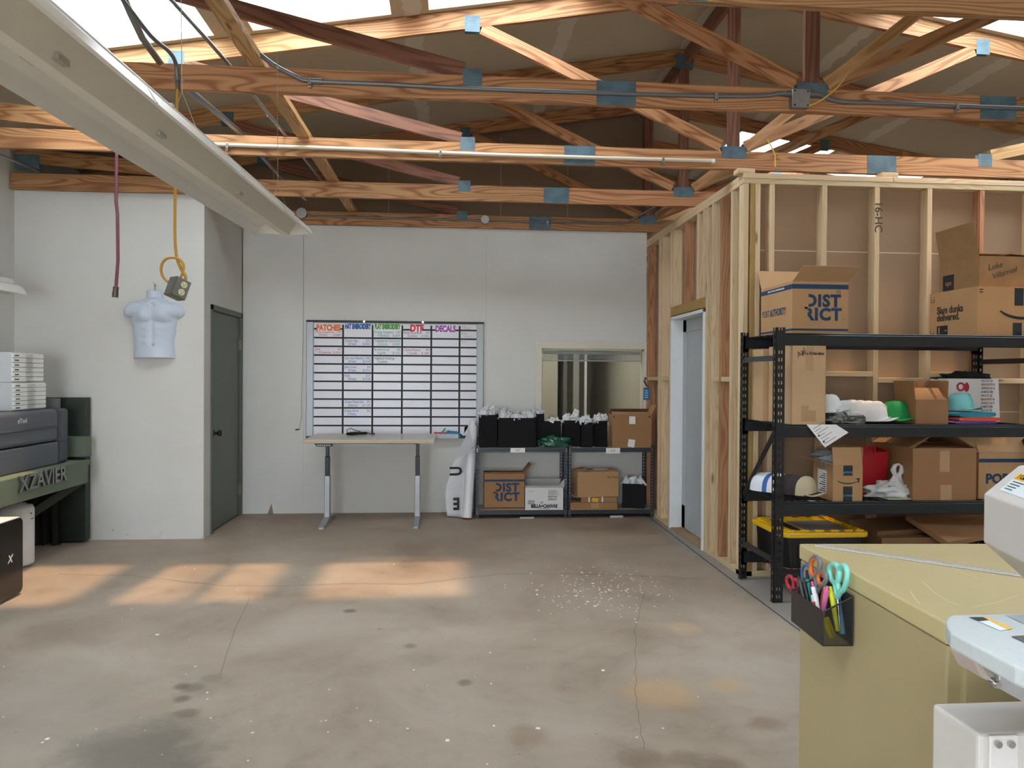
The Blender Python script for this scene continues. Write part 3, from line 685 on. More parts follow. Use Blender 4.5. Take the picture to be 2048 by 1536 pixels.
MB().box(P(655, 980, Y=7.62).x, P(835, 980, Y=7.62).x, 7.60, 7.64, DZ-.075, DZ-.036).build('crossbar', LB, desk, world=True)
u = P(648, 888, Y=7.24)
m = MB().prism([(-.09, .0), (.075, .0), (.075, -.03), (-.065, -.03)], 1, 7.215, 7.30, Matrix.Translation((u.x, 0, DZ-.035)))
kp = m.build('control_keypad', LB, desk, world=True, bevel=.003)
m = MB()
for k in range(6): m.box(u.x-.058+k*.021, u.x-.045+k*.021, 7.211, 7.2151, DZ-.057, DZ-.046)
m.build('keys', M('key_grey', '#b9bcc0', .5), desk, world=True)
# coiled cable on the desk
m = MB(); c0 = P(716, 868, Z=DZ)
pts = []
for i in range(150):
    t = i/150; th = t*6.283*5; rr = .072+.012*math.sin(t*23)
    pts.append((c0.x+rr*1.35*math.cos(th)+.01*math.sin(t*9), c0.y-.12+rr*.6*math.sin(th), DZ+.006+.018*t+.006*math.sin(th*1.3)))
pts += [(c0.x+.13, c0.y-.10, DZ+.012), (c0.x+.155, c0.y-.12, DZ+.008)]
cb = thing('cable_coil', 'black power cable coiled on the cream desk', 'cable', (c0.x, c0.y-.12, DZ))
m.tube(pts, .0045, 6).build('cord', M('cable_black', '#121214', .45), cb, world=True)
m = MB().tube([(c0.x-.09, c0.y-.12, DZ+.01), (c0.x-.10, c0.y-.12, DZ+.05), (c0.x-.06, c0.y-.12, DZ+.068), (c0.x-.01, c0.y-.12, DZ+.045), (c0.x+.04, c0.y-.12, DZ+.035)], .004, 6).build('loose_loop', M('cable_black', '#121214', .45), cb, world=True)
MB().box(c0.x+.15, c0.x+.185, c0.y-.135, c0.y-.11, DZ+.002, DZ+.02).build('plug', M('cable_black', '#121214', .45), cb, world=True, bevel=.003)
# blind cord hanging by the whiteboard's left edge
m = MB(); x = P(607, 480, Y=WY).x
m.tube([(x, WY-.008, 2.98), (x+.003, WY-.008, 2.2), (x-.004, WY-.008, 1.45), (P(603, 793, Y=WY).x, WY-.01, P(603, 793, Y=WY).z), (P(604, 830, Y=WY).x, WY-.01, P(604, 830, Y=WY).z), (P(599, 858, Y=WY).x, WY-.012, P(599, 858, Y=WY).z)], .0025, 5)
hc = thing('hanging_cable', 'thin grey cable hanging down the wall left of the whiteboard', 'cable', (x, WY-.01, 2.98))
m.build('cord', M('cable_grey', '#a8a8a8', .5), hc, world=True)
q = P(597, 859, Y=WY); MB().cyl((q.x-.03, WY-.012, q.z), (q.x+.012, WY-.012, q.z+.003), .006).build('plug', M('cable_black', '#121214', .45), hc, world=True)
# ================================================================ BANNER ROLL
rx = P(933, 1030, Z=0); bt = P(948, 852, Y=7.86)
bn = thing('banner_roll', 'white vinyl banner rolled up and leaning on the wall beside the whiteboard', 'banner', (rx.x, 7.72, 0))
VIN = M('vinyl_white', '#dcdee2', .35, var=.02); A0 = Vector((rx.x, 7.72, .012)); A1 = Vector((bt.x-.01, 7.92, bt.z))
MB().cyl(A0, A1, .052, 24).build('roll', VIN, bn, world=True)
MB().cyl(A0+(A0-A1).normalized()*.008, A0, .05, 24).build('red_end', M('vinyl_red', '#b8392f', .5), bn, world=True)
MB().cyl(A1, A1+(A1-A0).normalized()*.05, .035, 20, r2=.03).build('core', M('core_white', '#e0e0e0', .5), bn, world=True)
def sheet(u, v):
    p = A0.lerp(A1, v); wdt = (.21*math.sin(min(1, (v+.04)*1.15)*math.pi*.95)**.6 if v < .80 else .21*math.sin(.97*math.pi*.95)**.6) if False else 0
    L = [.16, .185, .20, .20, .17, .14, .09, .02, 0][min(8, int(v*8.999))]; L2 = [.185, .20, .20, .17, .14, .09, .02, 0, 0][min(8, int(v*8.999))]
    k = (v*8.999) % 1; L = L*(1-k)+L2*k
    return Vector((p.x-.045-u*L, p.y+.02+.09*math.sin(u*1.6), p.z))
m = MB().grid(sheet, 10, 24); m.build('loose_sheet', VIN, bn, world=True, solid=.0015)
fa, fb_, fc = P(937, 866, Y=7.80), P(907, 920, Y=7.80), P(950, 898, Y=7.84)
MB().add([(fa.x, 7.79, fa.z+.02), (fb_.x, 7.76, fb_.z), (fc.x, 7.76, fc.z)], [(0, 1, 2), (2, 1, 0)]).build('folded_corner', VIN, bn, world=True)
MB().add([(fa.x-.04, 7.84, fa.z+.06), (fa.x-.045, 7.84, fa.z-.01), (fa.x+.0, 7.84, fa.z+.07)], [(0, 1, 2), (2, 1, 0)]).build('red_corner', M('vinyl_red', '#b8392f', .5), bn, world=True)
gp = P(945, 896, Y=7.755); MB().cyl((gp.x, 7.757, gp.z), (gp.x, 7.751, gp.z), .008).build('grommet', M('brass_dark', '#8a8272', .35, 1.0), bn, world=True)
for s, px, py, rot_ in (('U', 913, 942, 90), ('E', 913, 1006, 180)):
    q = P(px, py, Y=7.74); text(s, .17, BLACKP, bn, (q.x-rx.x, .006, q.z), bold=.006, align='CENTER', rot=(R_(90), R_(-rot_), R_(8)), sx=.8)
# ================================================================ BOLTLESS SHELVES BY THE WINDOW
SH = M('shelf_grey', '#40464e', .4, .5); PB = M('particle_board', '#a3937e', .8, var=.12, scale=40); HOLE = M('hole_dark', '#0e0e10', .9)
SY0, SY1 = 7.72, 8.08; SZT = P(1050, 896, Y=SY0).z
def boltless(x0, x1, label):
    r = thing('storage_shelf', label, 'shelf', ((x0+x1)/2, (SY0+SY1)/2, 0), group='grey boltless shelves')
    t = .034
    for (px_, sx_) in ((x0, 1), (x1, -1)):
        for (py_, sy_) in ((SY0, 1), (SY1, -1)):
            m = MB(); xa, xb = sorted((px_, px_+sx_*t)); ya, yb = sorted((py_, py_+sy_*.003))
            xc = (xa+xb)/2; h = SZT+.03
            m.box(xa, xc-.006, ya, yb, 0, h).box(xc+.006, xb, ya, yb, 0, h)
            z = .0
            while z < h-.001: m.box(xc-.006, xc+.006, ya, yb, z, min(h, z+.016)); z += .034
            xs2 = sorted((px_, px_+sx_*.003)); ys2 = sorted((py_, py_+sy_*t)); m.box(xs2[0], xs2[1], ys2[0], ys2[1], 0, h)
            m.build('post', SH, r, world=True)
    for z in (SZT, .085):
        m = MB()
        for yb_ in (SY0+.004, SY1-.02): m.box(x0+.004, x1-.004, yb_, yb_+.016, z-.045, z-.002).box(x0+.004, x1-.004, yb_-(.002 if yb_ < 7.9 else -.01), yb_+.008, z-.028, z-.020)
        for xb_ in (x0+.004, x1-.02): m.box(xb_, xb_+.016, SY0+.02, SY1-.02, z-.045, z-.002)
        m.build('beam', SH, r, world=True, bevel=.002, seg=1)
        MB().box(x0+.006, x1-.006, SY0+.022, SY1-.022, z-.012, z).build('shelf_board', PB, r, world=True)
    for px_ in (x0+t/2, x1-t/2):
        m = MB()
        for z in (SZT-.012, SZT-.033, .07, .05): m.cyl((px_, SY0-.003, z), (px_, SY0, z), .006, 8)
        m.build('rivet', M('chrome', '#c0c0c0', .2, 1), r, world=True)
    return r
xa, xm, xb = P(951, 960, Y=SY0).x, P(1136, 960, Y=SY0).x, P(1313, 960, Y=SY0).x-.02
boltless(xa, xm-.002, 'left grey metal shelf unit, holding the white and blue-banded cartons')
boltless(xm+.002, min(xb, 2.14), 'right grey metal shelf unit below the window, next to the framed wall')
for (p0, p1, py0, py1, s, lb) in ((1021, 1050, 896, 905, 'A-F', 'small white label card on the left shelf unit edge'), (1212, 1240, 896, 907, 'G-S', 'small white label card on the right shelf unit edge')):
    a, b = P(p0, py0, Y=SY0-.004), P(p1, py1, Y=SY0-.004); r = thing('label_card', lb, 'label', (a.x, SY0-.004, b.z))
    MB().box(0, b.x-a.x, -.001, 0, 0, a.z-b.z).build('card', PAPER, r); text(s, .03, INK, r, ((b.x-a.x)/2, -.002, (a.z-b.z)/2), align='CENTER')
for (p0, p1, py0, py1, lb) in ((1040, 1068, 1034, 1042, 'torn label card on the left unit bottom beam'), (1220, 1246, 1031, 1040, 'torn label card on the right unit bottom beam')):
    a, b = P(p0, py0, Y=SY0-.004), P(p1, py1, Y=SY0-.004)
    tag(MB().box(a.x, b.x, SY0-.006, SY0-.004, b.z, a.z).build('label_card', M('card_grey', '#b5b3ae', .8)), lb, 'label')
# --- gift bags
BAG = M('bag_black', '#0d0e10', .65, var=.1, scale=3, spec=.2); TISS = M('tissue_white', '#d5d8db', .7, var=.05, scale=14); STR = M('bag_string', '#2a2a2c', .7)
def gift_bag(label, loc, w, d, h, rz=0, tis=.05, seed=1, tagcard=None, handles=True, group='black paper gift bags'):
    r = thing('gift_bag', label, 'bag', loc, rz, group)
    m = MB(); g = d*.14                                            # side gusset folded inwards
    def ring(z, s): return [(-w/2*s, -d/2*s, z), (w/2*s, -d/2*s, z), (w/2*s-g*(z/h), 0, z), (w/2*s, d/2*s, z), (-w/2*s, d/2*s, z), (-w/2*s+g*(z/h), 0, z)]
    zs = [0, h*.22, h*.24, h*.6, h]; sc = [1, 1.0, .985, .975, .96]
    vs = [v for z, s in zip(zs, sc) for v in ring(z, s)]
    fs = [tuple(range(5, -1, -1))]+[(j*6+i, j*6+(i+1) % 6, (j+1)*6+(i+1) % 6, (j+1)*6+i) for j in range(4) for i in range(6)]
    m.add(vs, fs); m.build('bag_body', BAG, r, solid=.0015)
    if tis:
        m = MB(); n = max(2, int(w/.07))
        for k in range(n):
            x = (k+.5)/n*w*.9-w*.45
            crumple(m, (x, random.uniform(-.1, .1)*d, h-.03), w*.5/n+.012, d*.36, tis*random.uniform(.75, 1.1), seed+k*1.7, n=9, amp=.45, freq=2.2)
            m.add([(x-.03, 0, h-.01), (x+.02, -.01, h-.01), (x+.045*random.uniform(-.6, 1), .0, h+tis*1.35), (x-.02, .01, h+tis*.9)], [(0, 1, 2, 3), (3, 2, 1, 0)])
        m.build('tissue_paper', TISS, r)
    if handles:
        m = MB()
        for s in (-1, 1):
            y = s*d*.45; k = random.uniform(.02, .045)
            m.tube([(-w*.2, y, h-.01), (-w*.17, y, h+k*.9), (-w*.05, y-.01, h+k*1.3), (w*.08, y, h+k*1.2), (w*.18, y, h+k*.8), (w*.2, y, h-.01)], .002, 5)
        m.build('string_handle', STR, r)
    if tagcard:
        x, z, s, rot_ = tagcard
        o = MB().box(-s*.5, s*.5, -.001, .001, -s*.6, s*.6).build('gift_tag', PAPER, r); o.location = (x, -d*.52, z); o.rotation_euler = (R_(-12), R_(rot_), 0)
        m = MB()
        for k in range(3): m.box(-s*.3, s*.3, -.0018, -.001, s*(.25-.22*k), s*(.30-.22*k))
        m.build('print', INK, o)
    return r
Z0 = SZT+.001
def bagpx(pxl, pxr, pyt, Yf, d): a, b = P(pxl, pyt, Y=Yf), P(pxr, pyt, Y=Yf); return ((a.x+b.x)/2, Yf+d/2, Z0), b.x-a.x, a.z-Z0
l, w_, h_ = bagpx(961, 992, 830, 7.75, .20); gift_bag('narrow black gift bag at the far left end of the left shelf top', (l[0], 7.85, Z0), w_+.01, .18, h_, R_(6), .075, 1)
l, w_, h_ = bagpx(990, 1008, 828, 7.90, .12); gift_bag('black gift bag half hidden between the narrow end bag and the large one', (l[0]+.01, 7.97, Z0), w_+.07, .12, h_, 0, .06, 2)
l, w_, h_ = bagpx(998, 1071, 836, 7.74, .14); gift_bag('largest black gift bag, wide and tapered with white tissue, in front on the left shelf', (l[0], 7.83, Z0), w_+.02, .15, h_, 0, .055, 3)
l, w_, h_ = bagpx(1066, 1085, 828, 7.90, .12); gift_bag('black gift bag behind the right side of the largest bag', (l[0], 7.98, Z0), w_+.05, .12, h_, 0, .05, 4)
l, w_, h_ = bagpx(1087, 1123, 842, 7.90, .12); gift_bag('low black gift bag with a white tag, behind the green plastic bag', (l[0], 7.97, Z0), w_, .13, h_, R_(-2), .03, 5, (.0, h_+.012, .05, 25))
l, w_, h_ = bagpx(1128, 1164, 841, 7.88, .14); gift_bag('black gift bag with a tall tilted white card and tissue, below the window', (l[0], 7.96, Z0), w_, .14, h_, 0, .06, 6, (.03, h_+.085, .055, 28))
l, w_, h_ = bagpx(1164, 1187, 845, 7.74, .16); gift_bag('slim black gift bag with puffed tissue at the front of the right shelf', (l[0], 7.83, Z0), w_, .14, h_, R_(-3), .06, 7)
l, w_, h_ = bagpx(1192, 1216, 842, 7.80, .16); gift_bag('slim black gift bag touching the brown open carton', (l[0]-.005, 7.88, Z0), w_, .14, h_, R_(4), .06, 8, (.03, h_+.045, .05, 62))
m = MB(); g0 = P(1110, 890, Y=7.80); crumple(m, (g0.x, 7.82, Z0), .165, .07, .07, 21, n=16, amp=.30, freq=2.6)
m.grid(lambda u, v: (g0.x-.16+.02*math.sin(v*9), 7.79+.05*v-.02*math.sin(u*20), Z0+.01+.07*u+.012*math.sin(v*14+u*5)), 8, 8)
tag(m.build('plastic_bag', M('film_green', '#1f5a45', .18, var=.3, scale=20, spec=.8, bump=.6, bscale=25)), 'crumpled dark green plastic bag lying before the gift bags', 'bag')
l, w_, h_ = pc(1230, 1308, 829, 7.74, Z0, .24)
c = carton('cardboard_box', 'open brown carton with two white labels on the right end of the shelf top', (l[0]-.02, l[1], Z0), w_, .24, h_, R_(-3), KRAFT2, {'R': 118, 'B': 30, 'F': 12}, fl=.11)
decal(c, 'label', PAPER, 'F', -.03, .035, h_-.10, h_-.02); o = MB().box(-.035, .035, -.001, 0, -.04, .04).build('label', PAPER, c); o.location = (-.005, -.1215, .045); o.rotation_euler = (0, R_(8), 0)
decal(c, 'print', INK, 'F', -w_/2+.01, -w_/2+.025, h_-.035, h_-.015); decal(c, 'print', INK, 'F', w_/2-.035, w_/2-.012, h_-.03, h_-.015)
# --- lower level
ZL = .086
l, w_, h_ = pc(969, 1049, 948, 7.725, ZL, .27)
c = carton('cardboard_box', 'brown carton with blue bands and DISTRICT lettering on the lower left shelf', l, w_, .27, h_, 0, KRAFT2, {'R': 128, 'B': 8, 'F': 2, 'L': 3}, fl=.12)
district(c, KRAFT2); decal(c, 'band', BLUEP, 'F', -w_/2, w_/2, h_*.79, h_*.85); decal(c, 'band', BLUEP, 'F', -w_/2, w_/2, h_*.05, h_*.08)
l, w_, h_ = pc(1050, 1127, 976, 7.725, ZL, .26)
c = carton('cardboard_box', 'white BELLA+CANVAS carton on the lower left shelf', l, w_-.006, .26, h_, 0, WCARD, {'R': 130, 'B': 40, 'F': 4}, fl=.11)
text('BELLA+CANVAS', .048, BLACKP, c, (0, -.131, h_*.17), bold=.0028, align='CENTER', sx=.80); text('LOS ANGELES', .02, BLACKP, c, (0, -.131, h_*.06), align='CENTER')
m = MB(); rnd = random.Random(4)
for (x0, z0, wd) in ((-.17, h_*.36, .07), (-.17, h_*.26, .07), (.04, h_*.56, .10), (.04, h_*.44, .09), (-.04, h_*.3, .03)):
    x = x0
    while x < x0+wd: q = rnd.uniform(.0015, .004); m.box(x, x+q, -.1310, -.13, z0, z0+h_*.08); x += q+rnd.uniform(.0015, .004)
for k in range(7): m.box(.04, .04+rnd.uniform(.05, .12), -.1310, -.13, h_*(.68+.035*k), h_*(.69+.035*k))
m.box(-.17, -.10, -.1310, -.13, h_*.86, h_*.87); m.build('print', INK, c)
l, w_, h_ = pc(1143, 1231, 1005, 7.725, ZL, .26)
lowb = carton('cardboard_box', 'low brown carton at the bottom of the lower right shelf stack', l, w_+.03, .30, h_, 0, KRAFT2)
MB().box(-.03, .05, -.151, -.15, h_*.25, h_).build('tape', TAPE, lowb)
zz = ZL+h_+.004
l, w2, h2 = pc(1163, 1234, 995, 7.73, zz, .22)
c = carton('cardboard_box', 'slim brown carton with two white straps and a yellow sticker', (l[0], l[1], zz), w2, .22, h2, R_(-2), KRAFT2)
for x in (-.11, .03): MB().box(x, x+.014, -.1115, -.11, 0, h2+.004).box(x, x+.014, -.11, .11, h2+.0036, h2+.0046).build('strap', PAPER, c)
o = MB().box(-.03, .03, -.001, 0, -.018, .018).build('sticker', M('sticker_yellow', '#e8c616', .6), c); o.location = (-.04, -.1112, h2*.45); o.rotation_euler = (0, R_(6), 0)
MB().box(-.018, .018, -.0016, -.001, -.004, .004).build('print', M('print_ochre', '#a08410', .6), o)
zz2 = zz+h2+.005
l, w3, h3 = pc(1154, 1238, 944, 7.735, zz2, .25)
c = carton('cardboard_box', 'open brown carton on top of the lower right shelf stack', (l[0]-.01, l[1]+.01, zz2), w3, .26, h3, R_(6), KRAFT, {'F': 6, 'B': 10, 'L': 12, 'R': 4}, fl=.12)
text('XL Gray', .035, INK, c, (w3*.22, -.131, h3*.78)); MB().box(-.02, .14, -.05, .05, h3+.014, h3+.016).build('slip', PAPER, c)
l = P(1268, 1030, Y=7.80)
c = gift_bag('big black bag with white tissue alone on the lower right shelf', (P(1268, 1000, Y=7.85).x, 7.88, ZL), .24, .20, P(1268, 966, Y=7.85).z-ZL, R_(-14), .06, 12, handles=False)
# hooks with the blue tag on the framed wall
q = P(1303, 790, X=PX); tg = thing('hook_bundle', 'bundle of black hangers with a blue tag hooked on the framed wall stud', 'hooks', (PX-.02, 8.02, q.z))
m = MB()
for k in range(5): m.tube([(PX-.005-.008*k, 8.03-.015*k, 1.45), (PX-.03-.006*k, 8.02-.015*k, 1.47), (PX-.05, 8.01-.015*k, 1.43), (PX-.03, 8.0-.01*k, 1.38), (PX-.01, 8.0-.01*k, 1.37)], .003, 5)
m.build('hook', PEG, tg, world=True)
o = MB().box(PX-.065, PX+.005, 7.965, 7.967, 1.225, 1.36).build('tag', M('tag_blue', '#1b6fa0', .5), tg, world=True)
m = MB()
for k in range(4): m.box(PX-.05, PX-.012, 7.9635, 7.965, 1.25+.024*k, 1.257+.024*k)
m.build('print', PAPER, tg, world=True)
# ================================================================ LEFT SIDE: BENCH, LASER ENGRAVER, DRAWERS
BG = M('bench_green', '#5d6858', .6, var=.12, scale=5); BGD = M('bench_dark_green', '#2a332c', .6, var=.1); STEEL = M('letter_steel', '#8f9294', .3, 1.0)
BXF = -3.04; be = P(176, 922, X=BXF); BY1 = be.y; BZ = be.z; BZ0 = P(176, 965, X=BXF).z; BY0 = 3.9
bench = thing('workbench', 'dark green wooden workbench with steel letters on its front edge, along the left wall', 'workbench', (-3.5, 5.2, 0))
MB().box(XL+.01, BXF-.03, BY0, BY1+.10, BZ-.04, BZ, grain=1).build('bench_top', wood('painted_green', '#76806a', '#5d6754', knots='#50594a', rnd=.05, contrast=.4), bench, world=True, bevel=.003)
MB().box(BXF-.03, BXF, BY0, BY1, BZ0, BZ).build('front_board', BG, bench, world=True, bevel=.003)
MB().box(XL+.01, P(171, 900, Y=6.77).x, 6.77, 6.86, .02, P(150, 795, Y=6.80).z).build('back_panel', BGD, bench, world=True, bevel=.003)
MB().box(XL+.01, P(171, 900, Y=6.66).x, 6.66, 6.77, P(170, 914, Y=6.66).z, P(170, 874, Y=6.66).z).build('back_rail', BG, bench, world=True, bevel=.003)
for y in (BY0+.05, 5.3, 6.45): MB().box(-3.62, -3.54, y, y+.09, 0, BZ-.04).build('leg', BGD, bench, world=True, bevel=.003)
MB().beam((-3.12, 6.70, BZ0+.02), (-3.6, 5.9, .10), .04, .07).build('brace', BGD, bench, world=True)
tx = P(84, 957, X=BXF); text('XZAVIER', .16, STEEL, bench, (BXF+3.5+.012, tx.y-5.2, tx.z-.005), face='R', bold=.002, align='CENTER', extrude=.008, sx=1.02)
crm = MB()
for x in (-3.78, -3.62): crm.grid(lambda u, v, x=x: (x+.3*u, 6.7+.02*math.sin(u*25+x)-.02*v, .5*v+.02*math.sin(u*11)), 24, 4)
tag(crm.build('dust_cloth', M('cloth_black', '#141715', .9)), 'black cloth hanging under the green workbench against the wall', 'cloth')
# laser engraver
LX = -3.17; e0 = P(137, 920, X=LX); LY1 = e0.y; LY0 = 5.15; LZ1 = P(128, 817, X=LX).z
GM = M('machine_grey', '#4b5058', .45, var=.03); GMD = M('machine_grey_dark', '#3e434b', .45)
le = thing('laser_engraver', 'large slate grey laser engraver with rounded lid on the green workbench', 'machine', (-3.6, 5.8, BZ))
ly = LY1-.16; hz_ = BZ+(LZ1-BZ)*.42
MB().box(XL+.05, LX, LY0, ly, BZ+.002, hz_-.004).build('lower_panel', GM, le, world=True, bevel=.01)
MB().box(XL+.05, LX+.002, LY0, ly, hz_, LZ1).build('lid', GM, le, world=True, bevel=.035, seg=4)
MB().box(XL+.05, LX+.004, ly+.002, LY1, BZ+.002, LZ1+.002).build('end_cap', GMD, le, world=True, bevel=.03, seg=4)
zf = BZ+(LZ1-BZ)*.68
MB().box(LX-.01, LX+.014, LY0, ly-.02, zf, zf+.012).build('lid_handle', GMD, le, world=True, bevel=.004)
MB().box(XL+.05, LX+.0045, ly+.002, LY1+.001, hz_-.004, hz_).build('groove', M('groove_dark', '#15171a', .7), le, world=True)
q = P(44, 842, X=LX); text('xTool', .05, M('logo_grey', '#b9bdc2', .4), le, (LX+3.6+.004, q.y-5.8, q.z-BZ), face='R', align='CENTER', bold=.001)
# drawer units
DW = M('drawer_white', '#e3e3df', .45); DWS = M('drawer_side', '#c5c8ca', .5); SLOT = M('drawer_gap', '#5a5a58', .8)
def drawer_unit(label, X, y0, y1, z0, z1, n):
    r = thing('drawer_unit', label, 'drawers', (X-.18, (y0+y1)/2, z0), group='white paper drawer units')
    MB().box(-.18, .17, -(y1-y0)/2, (y1-y0)/2, 0, z1-z0).build('case', DWS, r, bevel=.004)
    L = (y1-y0)/2; H = (z1-z0-.012)/n
    for k in range(n):
        b = .006+k*H
        d_ = MB().box(.165, .18, -L+.006, L-.006, b+.002, b+H-.002).build('drawer', DW, r, bevel=.002, seg=1)
        MB().box(.18, .188, -.045, .05, b+H*.62, b+H*.74).box(.18, .190, -.045, .05, b+H*.20, b+H*.24).build('handle', M('handle_wire', '#a8a8a4', .4), d_)
        m = MB().box(.18, .1806, -L+.03, -L+.085, b+H*.35, b+H*.6).build('label', INK, d_)
    return r
zt_ = LZ1; y0_, y1_ = P(27, 800, X=-3.28).y, P(93, 800, X=-3.28).y
zl = P(60, 765, X=-3.28).z; zu = P(60, 706, X=-3.29).z
drawer_unit('lower white drawer unit standing on the grey laser engraver', -3.28, y0_, y1_, zt_+.002, zl, 6)
y0_, y1_ = P(25, 740, X=-3.29).y, P(88, 740, X=-3.29).y
drawer_unit('upper white drawer unit with handwritten labels, topmost of the stack', -3.29, y0_, y1_, zl+.002, zu, 6)
bp = P(105, 800, Y=6.62); tag(MB().box(bp.x-.05, bp.x+.05, 6.58, 6.65, P(170, 874, Y=6.66).z-.15, P(105, 797, Y=6.6).z).build('grey_block', M('foam_grey', '#6f7274', .9, var=.1, scale=60)), 'small speckled grey block standing behind the white drawers', 'block')
# air purifier and black glossy machine
WP = M('purifier_white', '#d6d8d8', .4)
pr = P(38, 1006, Y=6.0); 
ap = thing('air_purifier', 'white round air purifier partly under the green workbench', 'air purifier', (pr.x-.01, 6.0, 0))
zt_ = pr.z
MB().lathe([(0, .01), (.105, .01), (.11, .03), (.11, zt_-.05), (.10, zt_-.02), (.06, zt_-.012), (.055, zt_), (0, zt_)], 28).build('purifier_body', WP, ap)
MB().box(.10, .112, -.02, .012, zt_-.12, zt_-.115).cyl((.108, -.02, zt_-.075), (.112, -.02, zt_-.075), .006).build('button', M('button_dark', '#38393c', .5), ap)
q = P(47, 1187, Z=0); FX = q.x; FY1 = q.y; FZ = P(47, 1031, X=FX).z
fe = thing('fume_extractor', 'glossy black machine with white rounded frame and X logo, at the lower left edge', 'machine', (FX-.2, FY1-.3, 0))
def rrect(w0, w1, z0, z1, r, n=6):
    out = []
    for cx_, cz_, a0 in ((w1-r, z1-r, 0), (w0+r, z1-r, 90), (w0+r, z0+r, 180), (w1-r, z0+r, 270)):
        for k in range(n+1): a = R_(a0+90*k/n); out.append((cx_+r*math.cos(a), cz_+r*math.sin(a)))
    return out
MB().prism(rrect(FY1-.55, FY1, .012, FZ, .045), 0, FX-.40, FX-.012).build('frame_body', M('frame_white', '#e8e8e6', .35), fe, world=True, bevel=.004)
MB().prism(rrect(FY1-.55, FY1-.006, .018, FZ-.006, .042), 0, FX-.012, FX).build('glass_panel', M('gloss_black', '#0c0b0c', .08, spec=.8), fe, world=True, bevel=.003)
for y in (FY1-.5, FY1-.08): MB().cyl((FX-.06, y, 0), (FX-.06, y, .014), .02).cyl((FX-.34, y, 0), (FX-.34, y, .014), .02).build('foot', BLK, fe, world=True)
q2 = P(20, 1119, X=FX); text('X', .07, M('logo_silver', '#cfcfcf', .4), fe, (.2+.001, q2.y-(FY1-.3), q2.z), face='R', align='CENTER', bold=.0015, shear=.2)
q2 = P(49, 1052, X=FX-.05); MB().box(FX-.06, FX-.03, FY1, FY1+.02, q2.z-.02, q2.z+.02).build('green_latch', M('latch_green', '#3fa648', .4), fe, world=True, bevel=.004)
# ================================================================ TORSO FORM ON THE CLOSET WALL
def torso_h(x, z):
    def su(a, b): return (max(a, 0)**3+max(b, 0)**3)**(1/3)
    def lerp(tab, z):
        if z <= tab[0][0]: return tab[0][1]
        for (a, b), (c, d) in zip(tab[:-1], tab[1:]):
            if z <= c: k = (z-a)/(c-a); k = k*k*(3-2*k); return b+(d-b)*k
        return tab[-1][1]
    h = 0
    if 0 <= z <= .53:
        w_ = lerp([(0, .178), (.03, .176), (.14, .166), (.26, .182), (.36, .195), (.44, .205), (.475, .175), (.505, .115), (.53, .07)], z)
        if abs(x) < w_: h = .088*(1-(x/w_)**2)**.5*min(1, ((.56-z)/.10))**.3
    for s in (-1, 1):
        q = 1-((x-s*.178)/.082)**2-((z-.430+.25*(abs(x)-.18))/.070)**2
        if q > 0: h = su(h, .066*q**.5)
        g = math.exp(-((x-s*.086)/.068)**2*1.1-((z-.378)/.055)**2*.9)*(1/(1+math.exp(-(z-.322-.25*(abs(x)-.09)**2*10)/.006))); h += .040*g*(1 if h > 0 else 0)
        pass
        for zz, a in ((.265, .009), (.205, .008), (.145, .006)):
            h += a*math.exp(-((x-s*.05)/.035)**2-((z-zz)/.026)**2)*(1 if h > 0 else 0)
    if .44 <= z <= .60:
        w_ = lerp([(.44, .10), (.52, .074), (.58, .068), (.60, .070)], z)
        if abs(x) < w_: h = su(h, .064*(1-(x/w_)**2)**.5*min(1, (z-.44)/.05))
    if h > 0:
        h -= .007*math.exp(-(x/.016)**2)*max(0, min(1, (z-.1)/.05, (.45-z)/.05))
        h -= .012*math.exp(-((x)/.014)**2-((z-.115)/.014)**2)
        h -= .010*math.exp(-((x)/.016)**2-((z-.475)/.022)**2)
        h += .005*math.exp(-((z-.462-.25*abs(x))/.01)**2)*(1 if .02 < abs(x) < .15 else 0)
    return max(h, 0)
tc_ = P(309, 716, Y=CY); ts = thing('torso_form', 'pale blue plastic male torso display form hanging on the white closet wall', 'mannequin', (tc_.x+.005, CY-.004, P(309, 717, Y=CY-.05).z), rz=R_(4))
m = MB(); NX, NZ = 150, 170; hh = [[torso_h(-.27+.54*i/NX, -.004+.61*j/NZ) for i in range(NX+1)] for j in range(NZ+1)]
idx = {}; vs = []; fs = []
def vid(i, j):
    if (i, j) not in idx: idx[(i, j)] = len(vs); vs.append((-.27+.54*i/NX, -hh[j][i], -.004+.61*j/NZ))
    return idx[(i, j)]
for j in range(NZ):
    for i in range(NX):
        if max(hh[j][i], hh[j][i+1], hh[j+1][i], hh[j+1][i+1]) > 0: fs.append((vid(i, j), vid(i+1, j), vid(i+1, j+1), vid(i, j+1)))
m.add(vs, fs, smooth=True)
tb_ = m.build('torso_body', M('plastic_ice_blue', '#c6d2e2', .38), ts)
sm = tb_.modifiers.new('sm', 'SMOOTH'); sm.factor = .6; sm.iterations = 5
m = MB().tube([(0, -.012, .59), (0, -.012, .625), (.008, -.012, .64), (0, -.012, .655), (-.008, -.010, .64), (.004, -.008, .66), (-.015, -.006, .675)], .0022, 6).tube([(0, -.01, .655), (.02, -.01, .65)], .0015, 5)
m.build('wire_hook', M('wire_grey', '#77797a', .4, .8), ts)
